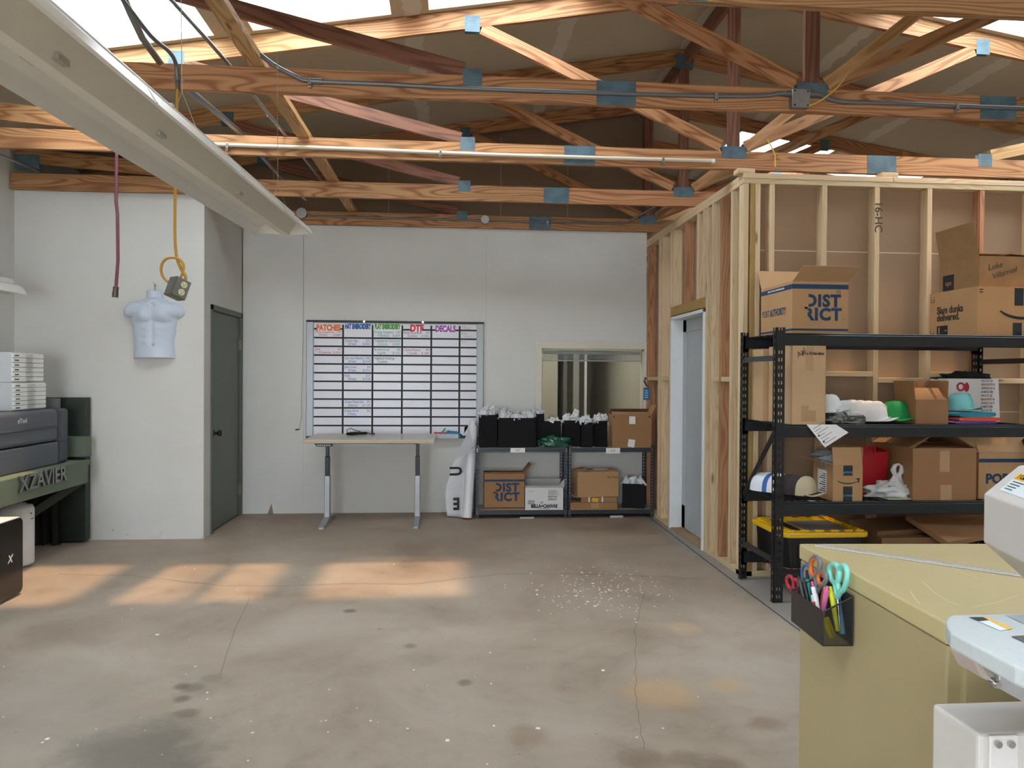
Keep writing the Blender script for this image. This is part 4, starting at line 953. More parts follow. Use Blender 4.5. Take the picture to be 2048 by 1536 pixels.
# ================================================================ HANGING HOSE, CORD WITH OUTLET BOX
HY = 4.40
a_, b_ = P(233, 300, Y=5.57), P(232, 575, Y=5.57); hs = thing('air_hose', 'dark red air hose hanging from the truss with a brass coupler', 'hose', (a_.x, 5.57, 3.06))
m = MB().tube([(a_.x, 5.575, 3.17), (a_.x, 5.565, 2.7), (P(235, 430, Y=5.57).x, 5.57, P(235, 430, Y=5.57).z), (P(236, 520, Y=5.57).x, 5.57, P(236, 520, Y=5.57).z), (b_.x, 5.57, b_.z)], .0115, 10)
m.build('hose_tube', M('hose_red', '#5c303a', .5), hs, world=True)
MB().cyl((b_.x, 5.57, b_.z+.06), (b_.x, 5.57, b_.z), .009).cyl((b_.x, 5.57, b_.z+.005), (b_.x-.004, 5.57, b_.z-.035), .019, 12).cyl((b_.x-.004, 5.57, b_.z-.035), (b_.x-.006, 5.57, b_.z-.07), .021, 12).build('coupler', M('coupler_bronze', '#5c5046', .4, .8), hs, world=True)
CYE = M('cord_yellow', '#b98a2c', .45)
pd = thing('power_cord', 'yellow power cord looped above a grey outlet box, hanging from the conduit', 'cord', (P(355, 175, Y=4.33).x, 4.33, 3.1))
pts = [P(355, 172, Y=4.33), P(352, 300, Y=4.33), P(350, 420, Y=4.33), P(350, 475, Y=4.33), P(353, 512, Y=4.33), P(361, 536, Y=4.33), P(371, 552, Y=4.33), P(370, 563, Y=4.33)]
def smooth(pts, n=6):
    out = []; p = [pts[0]]+list(pts)+[pts[-1]]
    for i in range(1, len(p)-2):
        for k in range(n):
            t = k/n; a, b, c, d = (Vector(p[i+j]) for j in (-1, 0, 1, 2))
            out.append(.5*((2*b)+(c-a)*t+(2*a-5*b+4*c-d)*t*t+(3*b-a-3*c+d)*t**3))
    return out+[Vector(pts[-1])]
m = MB().tube(smooth(pts), .0085, 8)
lp = [P(x, y, Y=4.32+.012*math.sin(k)) for k, (x, y) in enumerate(((361, 556), (367, 540), (366, 527), (357, 518), (346, 515), (334, 517), (325, 526), (322, 540), (326, 553), (335, 563), (343, 567)))]
m.tube(smooth(lp), .0075, 8); m.build('cord', CYE, pd, world=True)
ob = P(357, 577, Y=4.31); bx = thing('outlet_box', 'tilted grey metal box with two round cream outlets hanging on the yellow cord', 'outlet box', ob, rz=R_(48), ry=R_(20))
MB().box(-.045, .045, -.03, .05, -.055, .055).build('box_body', M('box_grey', '#6f6f6b', .5, .4, var=.15, scale=20), bx, bevel=.005)
MB().box(-.040, .040, -.0325, -.03, -.05, .05).build('cover_plate', M('plate_grey', '#7c7c78', .45, .5), bx)
for z in (.022, -.022):
    o = MB().cyl((.006, -.0365, z), (.006, -.0325, z), .018, 20).build('outlet', M('outlet_cream', '#d8cfa8', .5), bx)
    MB().box(-.003, -.001, -.0372, -.0365, z-.002, z+.009).box(.011, .013, -.0372, -.0365, z-.002, z+.009).cyl((.006, -.0372, z-.009), (.006, -.0365, z-.009), .003, 8).build('slot', BLK, o)
# ================================================================ FLUORESCENT FIXTURES
FW = M('fixture_white', '#dadad4', .3, var=.02, spec=.6); FWI = M('fixture_inner', '#cfcabd', .4, var=.03)
def fixture(label, x, y0, y1, z0, z1, wires):
    L = y1-y0; r = thing('fluorescent_fixture', label, 'light fixture', (x, y0, z0), rx=math.atan2(z1-z0, L))
    half = [(-.150, 0), (-.146, .012), (-.128, .045), (-.098, .072), (-.062, .082)]
    def strip(pts, name, mat, solid=.002):
        m = MB(); vs = [(p[0], y, p[1]) for y in (0, L/2-.004, L/2+.004, L) for p in pts]; n = len(pts)
        m.add(vs, [(j*n+i, j*n+i+1, (j+1)*n+i+1, (j+1)*n+i) for j in range(3) for i in range(n-1)], smooth=False); m.build(name, mat, r, solid=solid)
    strip([(-.157, .004)]+half, 'reflector', FW); strip([(.157, .004)]+[(-a, b) for a, b in half], 'reflector', FW)
    m = MB().prism([(-.062, .082), (.062, .082), (.018, .006), (-.018, .006)], 1, 0, L)
    m.build('centre_channel', FWI, r)
    MB().box(-.05, .05, .0, L, .084, .125).build('ballast_housing', FW, r, bevel=.004)
    for yy in (.0, L-.002): MB().prism([(-.14, .014), (-.098, .07), (-.062, .08), (-.022, .010)], 1, yy, yy+.002).build('end_plate', FWI, r); MB().prism([(.14, .014), (.098, .07), (.062, .08), (.022, .010)], 1, yy, yy+.002).build('end_plate', FWI, r)
    for yy in (.35, 1.15, 1.72, 2.55): 
        if yy < L-.1:
            for s in (-1, 1): MB().box(s*.030-.010, s*.030+.010, yy, yy+.05, .018, .030).build('clip', M('clip_grey', '#a8a79f', .4, .5), r)
    for yy in (.55, 1.4, 2.2, 2.9):
        if yy < L-.1: 
            for s in (-1, 1): MB().prism([(s*.146, .010), (s*.128, .043), (s*.098, .070), (s*.098, .076), (s*.13, .047), (s*.151, .012)] if s > 0 else [(s*.151, .012), (s*.13, .047), (s*.098, .076), (s*.098, .070), (s*.128, .043), (s*.146, .010)], 1, yy, yy+.012).build('rib', FW, r)
    MB().box(-.055, .055, L/2-.010, L/2+.010, .083, .127).build('joint_sleeve', FWI, r)
    m = MB()
    for yy, top in wires:
        m.tube([(-.045, yy, .12), (0, yy, .24), (.045, yy, .12)], .0014, 5).tube([(0, yy, .24), (0, yy, top)], .0014, 5)
    m.build('hanging_wire', M('wire_steel', '#a09684', .4, .6), r)
    return r
fz1 = P(575, 473, Y=4.12).z; ysl = .035
fixture('long white fluorescent fixture hanging low across the upper left', -.885, .55, 4.12, fz1-ysl*3.57, fz1, ((.6, .9), (2.02, .93), (3.4, .9)))
q = P(28, 590, Y=6.3)
fixture('far white fluorescent fixture hanging at the left edge near the closet wall', P(20, 590, Y=6.3).x-.02, 4.0, 6.3, q.z-.02, q.z, ((.5, 1.0), (2.15, 1.0)))
# ================================================================ CONDUITS
EMT = M('conduit_steel', '#8b9296', .32, .9); EMTD = M('conduit_dull', '#75777a', .45, .6); PVC = M('pipe_white', '#cbc4b2', .4); STRAP = M('strap_zinc', '#b9bab8', .3, .9)
def conduit(label, pts, r, mat, straps=(), couplers=(), cat='pipe', name='conduit', smooth_n=4):
    t = thing(name, label, cat, pts[0]); MB().tube(smooth(pts, smooth_n), r, 10).build('tube', mat, t, world=True)
    for p in straps:
        p = Vector(p); MB().box(p.x-.009, p.x+.009, p.y-r-.002, p.y+r+.001, p.z-r-.026, p.z+r+.002).build('strap', STRAP, t, world=True, bevel=.002)
        MB().cyl((p.x, p.y-r-.004, p.z-r-.016), (p.x, p.y-r-.002, p.z-r-.016), .0045, 8).build('screw', HOLE, t, world=True)
    for p, q in couplers: MB().cyl(p, q, r*1.35, 12).build('coupler', EMTD, t, world=True)
    return t
c1 = 4.36-.019
conduit('grey steel conduit running along the nearer truss chord to the junction box',
        [P(425, -5, Y=3.9), P(470, 52, Y=4.05), P(500, 90, Y=4.2), P(545, 128, Y=4.28), P(590, 152, Y=4.32), P(622, 162, Y=c1-.013), P(760, 168, Y=c1-.013), P(940, 177, Y=c1-.013), P(1200, 186, Y=c1-.013), P(1440, 192, Y=c1-.013), P(1530, 191, Y=c1-.013), P(1555, 187, Y=c1-.018), P(1580, 187, Y=c1-.03)],
        .0125, EMTD, straps=[P(620, 162, Y=c1-.013), P(1432, 192, Y=c1-.013)], couplers=[(P(1570, 187, Y=c1-.025), P(1584, 187, Y=c1-.03)), (P(622, 162, Y=c1-.013), P(645, 163, Y=c1-.013))])
conduit('grey steel conduit leaving the junction box towards the right edge',
        [P(1616, 187, Y=c1-.03), P(1640, 190, Y=c1-.025), P(1665, 200, Y=c1-.015), P(1700, 204, Y=c1-.013), P(1800, 207, Y=c1-.013), P(1915, 212, Y=c1-.013), P(2048, 217, Y=c1-.013), P(2100, 219, Y=c1-.013)],
        .0125, EMTD, straps=[P(1913, 212, Y=c1-.013)], couplers=[(P(1616, 187, Y=c1-.03), P(1632, 188, Y=c1-.028))])
jb = P(1599, 199, Y=c1-.03); jt = thing('junction_box', 'square dull grey steel junction box on the nearer truss chord', 'junction box', (jb.x, c1, jb.z))
MB().box(-.052, .052, -.05, -.001, -.052, .052).build('box_body', M('box_steel', '#8d8f90', .35, .8, var=.1, scale=30), jt, bevel=.004)
MB().box(-.054, .054, -.054, -.05, -.054, .054).build('cover_plate', M('cover_steel', '#a2a4a5', .35, .8, var=.12, scale=40), jt, bevel=.003)
for x, z in ((-.04, -.042), (.04, -.042), (.04, .042), (-.04, .042)): MB().cyl((x, -.0565, z), (x, -.054, z), .005, 8).build('screw', HOLE, jt)
conduit('yellow wire curling from the junction box up over the truss plate', [P(1616, 212, Y=c1-.05), P(1635, 205, Y=c1-.07), P(1660, 188, Y=c1-.08), P(1680, 168, Y=c1-.07), P(1692, 150, Y=c1-.03), P(1697, 140, Y=c1+.0)], .0045, M('wire_yellow', '#c9a43a', .45), cat='wire', name='wire')
conduit('yellow wire dropping from a skylight to the framed partition top', [P(1528, 270, Y=5.60), P(1541, 290, Y=5.57), P(1549, 308, Y=5.565), P(1550, 318, Y=5.55), P(1550, 334, Y=5.46)], .005, M('wire_yellow', '#c9a43a', .45), cat='wire', name='wire')
c2 = 5.60-.019
pvc = conduit('white plastic pipe strapped along the bright orange truss chord', [P(425, 289, Y=c2-.014), P(700, 298, Y=c2-.014), P(1000, 310, Y=c2-.014), P(1424, 322, Y=c2-.014)], .014, PVC,
        straps=[P(455, 291, Y=c2-.014), P(881, 305, Y=c2-.014), P(1326, 320, Y=c2-.014)], couplers=[])
q = P(1424, 323, Y=c2-.014); MB().cyl((q.x-.004, q.y, q.z), (q.x+.02, q.y, q.z), .018).build('pipe_cap', M('cap_white', '#dcdcd8', .4), pvc, world=True)
conduit('thick galvanised conduit lying over the truss chords from the upper left', [P(245, -10, Y=3.9), P(322, 128, Y=4.36), P(480, 265, Y=5.6), P(560, 352, Y=6.8), P(612, 398, Y=7.7)], .019, EMT, smooth_n=3)
conduit('thin conduit bending down onto the nearer truss above the yellow cord', [P(240, -8, Y=3.55), P(300, 70, Y=3.9), P(335, 100, Y=4.1), P(350, 122, Y=4.28), P(354, 150, Y=c1-.013), P(355, 178, Y=c1-.013)], .011, EMTD, straps=[])
q = P(355, 158, Y=c1-.013)
tag(MB().box(q.x-.032, q.x+.032, q.y+.011, q.y+.0125, q.z-.009, q.z+.009).box(q.x-.013, q.x+.013, q.y-.014, q.y-.012, q.z-.009, q.z+.009).box(q.x-.013, q.x-.011, q.y-.014, q.y+.0125, q.z-.009, q.z+.009).box(q.x+.011, q.x+.013, q.y-.014, q.y+.0125, q.z-.009, q.z+.009).build('pipe_strap', STRAP), 'two-hole zinc strap holding the conduit above the yellow cord', 'strap')
conduit('thin conduit lying over the truss chords beside the brace board', [P(338, -5, Y=3.9), P(460, 132, Y=4.36), P(572, 272, Y=5.6), P(642, 360, Y=6.84), P(664, 392, Y=7.6)], .0105, EMT, straps=[], couplers=[(P(537, 230, Y=5.2), P(545, 238, Y=5.27))], smooth_n=3)
c4 = 8.085-.019
conduit('grey conduit running along the shaded truss over the back wall to the round box', [P(615, 432, Y=c4-.012), P(800, 437, Y=c4-.012), P(962, 441, Y=c4-.012)], .010, EMTD, straps=[])
conduit('grey conduit right of the round box, rising to the partition corner', [P(978, 441, Y=c4-.012), P(1130, 445, Y=c4-.012), P(1238, 447, Y=c4-.012), P(1262, 440, Y=c4-.05), P(1290, 424, Y=c4-.15), P(1312, 412, Y=c4-.2)], .010, EMTD, straps=[P(1095, 444, Y=c4-.012)])
for px, py, rr, lb in ((970, 440, .045, 'octagonal grey electrical box in the middle of the truss above the back wall'), (604, 427, .055, 'round grey electrical box above the far end of the long light fixture')):
    q = P(px, py, Y=c4-.02); t = thing('electrical_box', lb, 'electrical box', (q.x, c4, q.z))
    MB().cyl((0, -.045, 0), (0, -.001, 0), rr, 8).build('box_body', EMTD, t, bevel=.003); MB().cyl((0, -.049, 0), (0, -.045, 0), rr*1.03, 8).build('cover_plate', M('cover_steel', '#a2a4a5', .35, .8), t)
# small conduit at the left wall
conduit('pale thin conduit at the far left wall under the trusses', [P(-10, 304, Y=6.0), P(20, 318, Y=6.2), P(82, 344, Y=6.82)], .009, EMT)
# ================================================================ BLACK STEEL RACK
RB = M('rack_black', '#131517', .45, .1, var=.05); RBB = M('rack_beam', '#181c20', .42, .1)
RX0, RX1, RY0, RY1 = 2.115, 3.96, 4.73, 5.33
rack = thing('storage_rack', 'tall black steel storage rack with wire decks before the framed partition', 'rack', ((RX0+RX1)/2, (RY0+RY1)/2, 0))
LV = [.205, .655, 1.165, 1.765]                              # deck heights
RT = 1.80
def rpost(x, y, sx, sy):
    m = MB(); W_ = .062; xa, xb = sorted((x, x+sx*W_)); ya, yb = sorted((y, y+sy*.003))
    m.box(xa, xa+.018, ya, yb, 0, RT).box(xb-.018, xb, ya, yb, 0, RT).box(xa+.026, xb-.026, ya, yb, 0, RT); z = 0
    for cxx, wd in ((xa+.018, .008), (xb-.026, .008)):
        z = 0
        while z < RT-.001:
            m.box(cxx, cxx+wd, ya, yb, z, min(RT, z+.028)); z += .05
    xs2 = sorted((x, x+sx*.003)); D_ = .045; ys2 = sorted((y, y+sy*D_))
    m.box(xs2[0], xs2[1], ys2[0], ys2[0]+.014, 0, RT).box(xs2[0], xs2[1], ys2[1]-.014, ys2[1], 0, RT); z = 0
    while z < RT-.001: m.box(xs2[0], xs2[1], ys2[0]+.014, ys2[1]-.014, z, min(RT, z+.028)); z += .05
    m.box(xa-.004, xb+.004, ya-.004, ys2[1]+.004 if sy > 0 else yb+.004, 0, .003)
    return m.build('post', RB, rack, world=True)
for x, sx in ((RX0, 1), (RX1, -1)):
    for y, sy in ((RY0, 1), (RY1, -1)): rpost(x, y, sx, sy)
for k, z in enumerate(LV):
    for y0, y1 in ((RY0+.003, RY0+.035), (RY1-.035, RY1-.003)):
        m = MB().box(RX0+.03, RX1-.03, y0, y1, z-.082, z-.012).box(RX0+.03, RX1-.03, y0+(.010 if y0 < 5 else 0), y1-(0 if y0 < 5 else .010), z-.012, z)
        m.build('beam', RBB, rack, world=True, bevel=.003, seg=1)
        yy = y0-.004 if y0 < 5 else y1
        for xx in (RX0, RX1-.062): MB().box(xx+.002, xx+.06, yy, yy+.004, z-.105, z+.005).build('beam_connector', RB, rack, world=True)
    m = MB(); x = RX0+.06
    while x < RX1-.05: m.box(x, x+.004, RY0+.02, RY1-.02, z-.003, z+.001); x += .045
    for i in range(6): y = RY0+.06+i*.095; m.box(RX0+.04, RX1-.04, y, y+.004, z-.007, z-.003)
    for xx in (RX0+.62, RX0+1.23): m.box(xx, xx+.02, RY0+.035, RY1-.035, z-.03, z-.008)
    m.build('wire_deck', RBB if k != 2 else RBB, rack, world=True)
for x, sx in ((RX0+.006, 1), (RX1-.006, -1)):
    for z in (.27, 1.60): MB().box(min(x, x+sx*.016), max(x, x+sx*.016), RY0+.045, RY1-.045, z-.018, z+.018).build('side_strut', M('rack_strut', '#3a3d41', .35, .5), rack, world=True)
    MB().beam((x+sx*.012, RY0+.04, 1.12), (x+sx*.012, RY1-.04, .62), .012, .034).build('side_brace', RB, rack, world=True)
YF_ = RY0+.03
# --- top deck
def P3(px, py, Y): return P(px, py, Y=Y)
l, w_, h_ = pc(1585, 1697, 563, 4.80, LV[3]+.001, .5)
c = carton('cardboard_box', 'open carton with blue bands, DISTRICT and PORT AUTHORITY lettering on the rack top', l, w_, .50, h_, 0, KRAFT, {'F': 152, 'B': 120, 'L': 14, 'R': 8}, fl=.17)
blue_bands(c, True); district(c, KRAFT)
text('PORT', .068, BLUEP, c, (-w_/2-.0008, .225, h_*.45), face='L', sx=.70); text('AUTHORITY', .068, BLUEP, c, (-w_/2-.0008, .095, h_*.45), face='L', sx=.66, bold=.0018)
text('MADE OF 100% CONTAINER BOARD', .016, PAPER, c, (-w_/2-.0015, .0, h_*.90), face='L', align='CENTER'); text('10', .035, INK, c, (w_*.27, -.2505, h_*.80))
l, w_, h_ = pc(1962, 2085, 574, 4.80, LV[3]+.001, .5)
al = carton('cardboard_box', 'large carton with a curved smile arrow and Slam dunks delivered lettering', (l[0]+.02, l[1], l[2]), w_+.09, .50, h_, 0, KRAFT)
W2, H2 = al['_w'], h_
def smile(parent, c, r, wd, face='F', a0=212, a1=322, th=.001, arrow=True, mat=BLACKP, sq=.55, half=False):
    m = MB(); n = 24; up, dn = [], []
    for k in range(n+1):
        a = R_(a0+(a1-a0)*k/n); t = math.sin(math.pi*min(1, max(.06, k/n*.93+.05)))**.6*wd/2
        up.append((c[0]+(r-t)*math.cos(a), c[2]+(r-t)*math.sin(a)*sq)); dn.append((c[0]+(r+t)*math.cos(a), c[2]+(r+t)*math.sin(a)*sq))
    for k in range(n): m.prism([up[k], up[k+1], dn[k+1], dn[k]], 1, c[1]-th, c[1])
    if arrow:
        e = up[-1]; s = wd*1.2
        m.prism([(e[0]-s*1.1, e[1]+s*.9), (e[0]+s*.9, e[1]+s*1.2), (e[0]+s*.6, e[1]-s*1.0), (e[0]+s*.25, e[1]-s*.3), (e[0]+s*.2, e[1]+s*.55)], 1, c[1]-th, c[1])
    return m.build('smile_arrow', mat, parent)
smile(al, (.06, -.2505, H2*.68), .19, .035)
dt = M('tape_print', '#20262e', .35)
decal(al, 'printed_tape', dt, 'F', -.0, .065, H2*.62, H2*.98); decal(al, 'printed_tape', dt, 'F', -.01, .055, .0, H2*.27)
for i, (s, z) in enumerate((('Slam dunks', .60), ('delivered.', .44))): text(s, .072, BLACKP, al, (-W2/2-.0008, .17, H2*z), face='L', bold=.0018, sx=.86)
m = MB().box(-W2/2-.001, -W2/2, .05, .17, H2*.07, H2*.27); m.build('print', BLACKP, al); MB().box(-W2/2-.0015, -W2/2-.001, .138, .150, H2*.10, H2*.24).box(-W2/2-.0015, -W2/2-.001, .06, .085, H2*.15, H2*.17).build('print', KRAFT, al)
m = MB()
for y0, z0 in ((.22, .05), (.22, .80)): m.box(-W2/2-.001, -W2/2, y0-.02, y0-.017, H2*z0, H2*(z0+.13)).box(-W2/2-.001, -W2/2, y0+.017, y0+.02, H2*z0, H2*(z0+.13)).box(-W2/2-.001, -W2/2, y0-.02, y0+.02, H2*z0, H2*(z0+.012)).box(-W2/2-.001, -W2/2, y0-.012, y0+.012, H2*(z0+.05), H2*(z0+.06))
m.box(-W2/2+.015, -W2/2+.04, -.251, -.25, H2*.93, H2*.95).box(-W2/2+.015, -W2/2+.04, -.251, -.25, H2*.88, H2*.90); m.build('print', BLACKP, al)
zt2 = LV[3]+H2+.005
a_ = P(1962, 512, Y=4.86); b_ = P(2085, 512, Y=4.86)
up = carton('cardboard_box', 'worn brown carton with a raised flap and handwriting, stacked on the smile carton', ((a_.x+b_.x)/2, 5.07, zt2), b_.x-a_.x+.02, .42, a_.z-zt2, 0, M('cardboard_worn', '#8f6f4a', .6, var=.15, scale=9), {'L': 100, 'B': 12, 'F': 3, 'R': 5}, fl=.24)
h_ = up['_h']; w_ = up['_w']
text('Luke', .055, INK, up, (-w_/2+.06, -.2108, h_*.62), shear=.3, rot=(R_(90), R_(-14), 0)); text('Villarreal', .052, INK, up, (-w_/2+.09, -.2108, h_*.33), shear=.3, rot=(R_(90), R_(-18), 0))
decal(up, 'logo_patch', dt, 'L', .05, .17, .01, h_*.58); text('ups', .05, M('print_tan', '#8f6f4a', .7), up, (-w_/2-.001, .11, h_*.3), face='L', align='CENTER', bold=.001)
flp = [o for o in kids(up) if o.name.startswith('flap')][0]
o = MB().box(-.12, .08, .05, .19, -.0032, -.0016).build('shipping_label', PAPER, flp)
m = MB(); rr = random.Random(2); x = -.03
while x < .05: q = rr.uniform(.002, .005); m.box(x, x+q, .075, .165, -.0042, -.0031); x += q+.003
for k in range(5): m.box(-.11, -.05, .07+.022*k, .077+.022*k, -.0042, -.0031)
m.build('print', INK, o)
MB().box(.12, .17, .15, .19, -.0032, -.0016).build('small_label', PAPER, flp)
# --- second deck
z2 = LV[2]+.001
a_, b_ = P(1494, 700, Y=5.27), P(1600, 700, Y=5.27)
c = carton('cardboard_box', 'large carton with a boxed letter R logo behind the rack post', (2.19+.17, 5.215, z2), .33, .20, P(1520, 697, Y=5.0).z-z2, 0, KRAFTL)
h_ = c['_h']
m = MB(); x0, x1, q0, q1 = -.095, .075, h_*.30, h_*.72
for aa, bb, cc, dd in ((x0, x1, q0, q0+.009), (x0, x1, q1-.009, q1), (x0, x0+.009, q0, q1), (x1-.009, x1, q0, q1)): m.box(aa, bb, -.1012, -.10, cc, dd)
m.build('logo_frame', BLACKP, c); text('R', .19, BLACKP, c, (-.005, -.1010, h_*.51), bold=.008, align='CENTER', shear=.15); text('RICHARDSON', .022, BLACKP, c, (-.005, -.1010, h_*.25), align='CENTER')
l, w_, h_ = pc(1585, 1652, 691, 4.74, z2, .36)
tl = carton('cardboard_box', 'tall narrow carton with a cursive brand print and torn tape, second deck', (l[0], 4.73+.19, z2), w_, .36, h_, 0, KRAFTL, None)
decal(tl, 'tape', TAPE, 'F', -.02, .03, h_*.68, h_); decal(tl, 'tape', TAPE, 'F', -.05, .0, .02, h_*.24); decal(tl, 'tape', TAPE, 'F', .0, .05, .02, h_*.18)
text("It's a Richardson", .028, BLACKP, tl, (-.05, -.181, h_*.90), shear=.4, bold=.0008, sx=.8); text('Apl', .05, INK, tl, (-.085, -.181, h_*.86), rot=(R_(90), R_(-40), 0), shear=.3)
def cap(label, loc, rz, color, scale=1.0, brim=None, rx=0, loose=None, mesh=None, group=None, button=True, name='baseball_cap'):
    r = thing(name, label, 'cap', loc, rz, group, rx=rx); mt = M('cap'+color, color, .8, bump=.15, bscale=300); mb_ = M('cap'+(brim or color), brim or color, .75, bump=.1, bscale=300)
    s = scale
    def dome(u, v):
        th = u*6.28318; ph = v*math.pi/2; k = math.cos(ph)**.72
        yy = math.sin(th)*.098*s*k; front = max(0, -math.sin(th))
        return (math.cos(th)*.083*s*k, yy+.012*s, (.010+.122*math.sin(ph)**.9+.016*front*math.sin(2*ph))*s)
    MB().grid(dome, 36, 14).build('crown', mt, r)
    def br(u, v):
        a = R_(-68+136*u); ex = .085*math.cos(a)**.7 if math.cos(a) > 0 else 0; rx_ = .080*s+.0*v
        x = math.sin(a)*(.080+.012*v*(1-abs(2*u-1)**3))*s; y = -(.070*math.cos(a*.8)+v*.078*math.cos(a*1.15)**.6)*s
        return (x, y, (.012+.012*v-.028*(x/(.08*s))**2*(.3+.7*v))*s+.012*s)
    MB().grid(br, 20, 6).build('brim', mb_, r, solid=.003)
    if button: MB().lathe([(.008*s, 0), (.006*s, .004), (0, .005)], 12, (0, .012*s, .1315*s)).build('button', mt, r)
    m = MB()
    for k in range(3):
        th = R_(k*60+30)
        m.tube([Vector(dome((th/6.28318) % 1, v/10))*1.004 for v in range(11)], .0009, 4); m.tube([Vector(dome((th/6.28318+.5) % 1, v/10))*1.004 for v in range(11)], .0009, 4)
    m.build('seam', mt, r)
    return r
q = P(1670, 838, Y=4.95)
FILM = M('clear_film', '#eef1f3', .12, alpha=.28, spec=.9, bump=.8, bscale=30)
FILMG = M('film_frosted', '#e3e6e9', .25, alpha=.62, spec=.8, bump=.7, bscale=25)
c = cap('white baseball cap beside the tall narrow carton on the second deck', (q.x, 5.04, z2+.055), R_(-38+60), '#e9eaec', 1.02); c.rotation_euler = (0, 0, R_(28))
m = MB(); crumple(m, (q.x+.03, 5.03, z2), .13, .11, .05, 31, amp=.3)
tag(m.build('knit_beanie', M('beanie_grey', '#474743', .95, bump=.8, bscale=90)), 'dark grey knit beanie wrapped in film beneath the white cap', 'hat')
m = MB(); m.tube([(q.x+.02, 4.89, z2+.026), (q.x+.08, 4.87, z2+.028), (q.x+.16, 4.89, z2+.03), (q.x+.2, 4.95, z2+.03)], .026, 12)
tag(m.build('knit_cuff', M('beanie_olive', '#4b4b42', .95, bump=.8, bscale=90)), 'rolled olive grey knit cuff lying in front of the white cap', 'hat')
m = MB(); crumple(m, (q.x+.06, 4.92, z2+.03), .10, .07, .04, 44, amp=.5, base=False)
tag(m.build('plastic_wrap', FILM), 'crinkled clear plastic wrap over the dark knit beanie', 'plastic wrap')
q = P(1735, 845, Y=4.9)
for k in range(4):
    c = cap(['white cap at the front of the plastic sleeve of nested caps', 'second white cap nested in the plastic sleeve', 'third white cap nested in the plastic sleeve', 'last white cap nested in the plastic sleeve, beside the beanie'][k], (q.x+.055-.042*k, 4.93+.028*k, z2+.003+.002*k), R_(55), '#dfe1e4', 1.08, group='white caps in the plastic sleeve', button=False)
m = MB(); m.grid(lambda u, v: (q.x-.03+.18*(v-.5)*1.7+.125*math.cos(u*6.283)*math.sin(math.pi*(.06+.88*v))**.4*.5, 4.97-.06*(v-.5)+.115*math.sin(u*6.283)*math.sin(math.pi*(.06+.88*v))**.4, z2+.075+.078*math.cos(u*6.283+1.2)*math.sin(math.pi*(.08+.88*v))**.5*(1+.12*noise.noise(Vector((u*7, v*9, 1))))), 30, 16)
tag(m.build('plastic_sleeve', FILM), 'clear plastic sleeve wrapped around the nested white caps', 'plastic wrap')
q = P(1806, 846, Y=4.9)
cap('bright green baseball cap between the wrapped white caps and the small open carton', (q.x-.01, 4.97, z2+.003), R_(22), '#118a4c', 1.1, brim='#1fb25a')
l, w_, h_ = pc(1830, 1895, 800, 4.82, z2, .22)
carton('cardboard_box', 'small open carton with flaps up next to the green cap', (l[0], l[1], z2), w_, .24, h_, 0, KRAFT2, {'F': 38, 'B': 100, 'L': 96, 'R': 92}, fl=.13)
# patterned shopping bag
a_, b_ = P(1885, 757, Y=5.1), P(1998, 757, Y=5.1)
sb = thing('shopping_bag', 'white shopping bag printed with holiday words, behind the teal cap', 'bag', ((a_.x+b_.x)/2, 5.16, z2), rz=R_(3)); W_, H_ = b_.x-a_.x, a_.z-z2
BW = M('bag_white', '#dcd9d6', .6)
MB().add([(-W_/2, -.08, 0), (W_/2, -.08, 0), (W_/2, .08, 0), (-W_/2, .08, 0), (-W_/2*.98, -.085, H_), (W_/2*.94, -.075, H_*1.0), (W_/2*.9, .075, H_), (-W_/2, .08, H_*.99), (W_/2*.95, 0, H_*.99), (-W_/2*.9, 0, H_)],
   [(3, 2, 1, 0), (0, 1, 5, 4), (2, 3, 7, 6), (1, 2, 6, 8, 5), (3, 0, 4, 9, 7)]).build('bag_body', BW, sb, solid=.002)
RDP = M('print_red', '#b3283c', .6); GRP = M('print_grey_green', '#6f7f7c', .6); BUP = M('print_burgundy', '#7c3a48', .6)
rows_ = ['GRINCH & NICE', 'NAUGHTY & NICE', 'NICE & NAUGHTY']
for k in range(10):
    text(['NICE & GR', 'NAUGHTY & ', 'GRINCH & N', '& NICE GRI'][k % 4], .0235, [GRP, RDP, GRP, BUP][k % 4], sb, (W_*.14, -.0855+.0006*k, H_*.95-k*.0265), sx=.80)
MB().prism([(.02*math.cos(a/8*6.283)-W_*.13, .034*math.sin(a/8*6.283)+H_*.80) for a in range(8)], 1, -.0865, -.0850).build('print', RDP, sb); text('O!', .085, RDP, sb, (-W_*.32, -.0865, H_*.80), bold=.003); text('NO', .085, GRP, sb, (-W_*.36, -.0865, H_*.55), bold=.002)
m = MB(); crumple(m, (0, 0, H_-.03), W_*.42, .06, .05, 9, amp=.3); m.build('dark_contents', M('cloth_black', '#141715', .9), sb)
# folded shirts with the teal cap
q = P(1945, 846, Y=4.86)
def folded(label, x, y, z, w, d, h, color, rz, seed):
    m = MB(); T = Matrix.Translation((x, y, z)) @ Matrix.Rotation(rz, 4, 'Z')
    def fn(u, v):
        a = u*6.28318; cx_ = math.copysign(abs(math.cos(a))**.35, math.cos(a)); sx_ = math.copysign(abs(math.sin(a))**.6, math.sin(a))
        yy = (v-.5)*d; k = 1-.08*(2*v-1)**6
        return T @ Vector((cx_*w/2*k, yy+.004*math.sin(a*3+seed), h/2+sx_*h/2*(1+.15*noise.noise(Vector((cx_*2+seed, yy*8, sx_))))))
    m.grid(fn, 40, 14); vsn = [fn(i/40, 0) for i in range(40)]; m.add(vsn, [tuple(range(40))]); vsn = [fn(i/40, 1) for i in range(39, -1, -1)]; m.add(vsn, [tuple(range(40))])
    return tag(m.build('folded_shirt', M('shirt'+color, color, .9, bump=.2, bscale=120)), label, 'shirt')
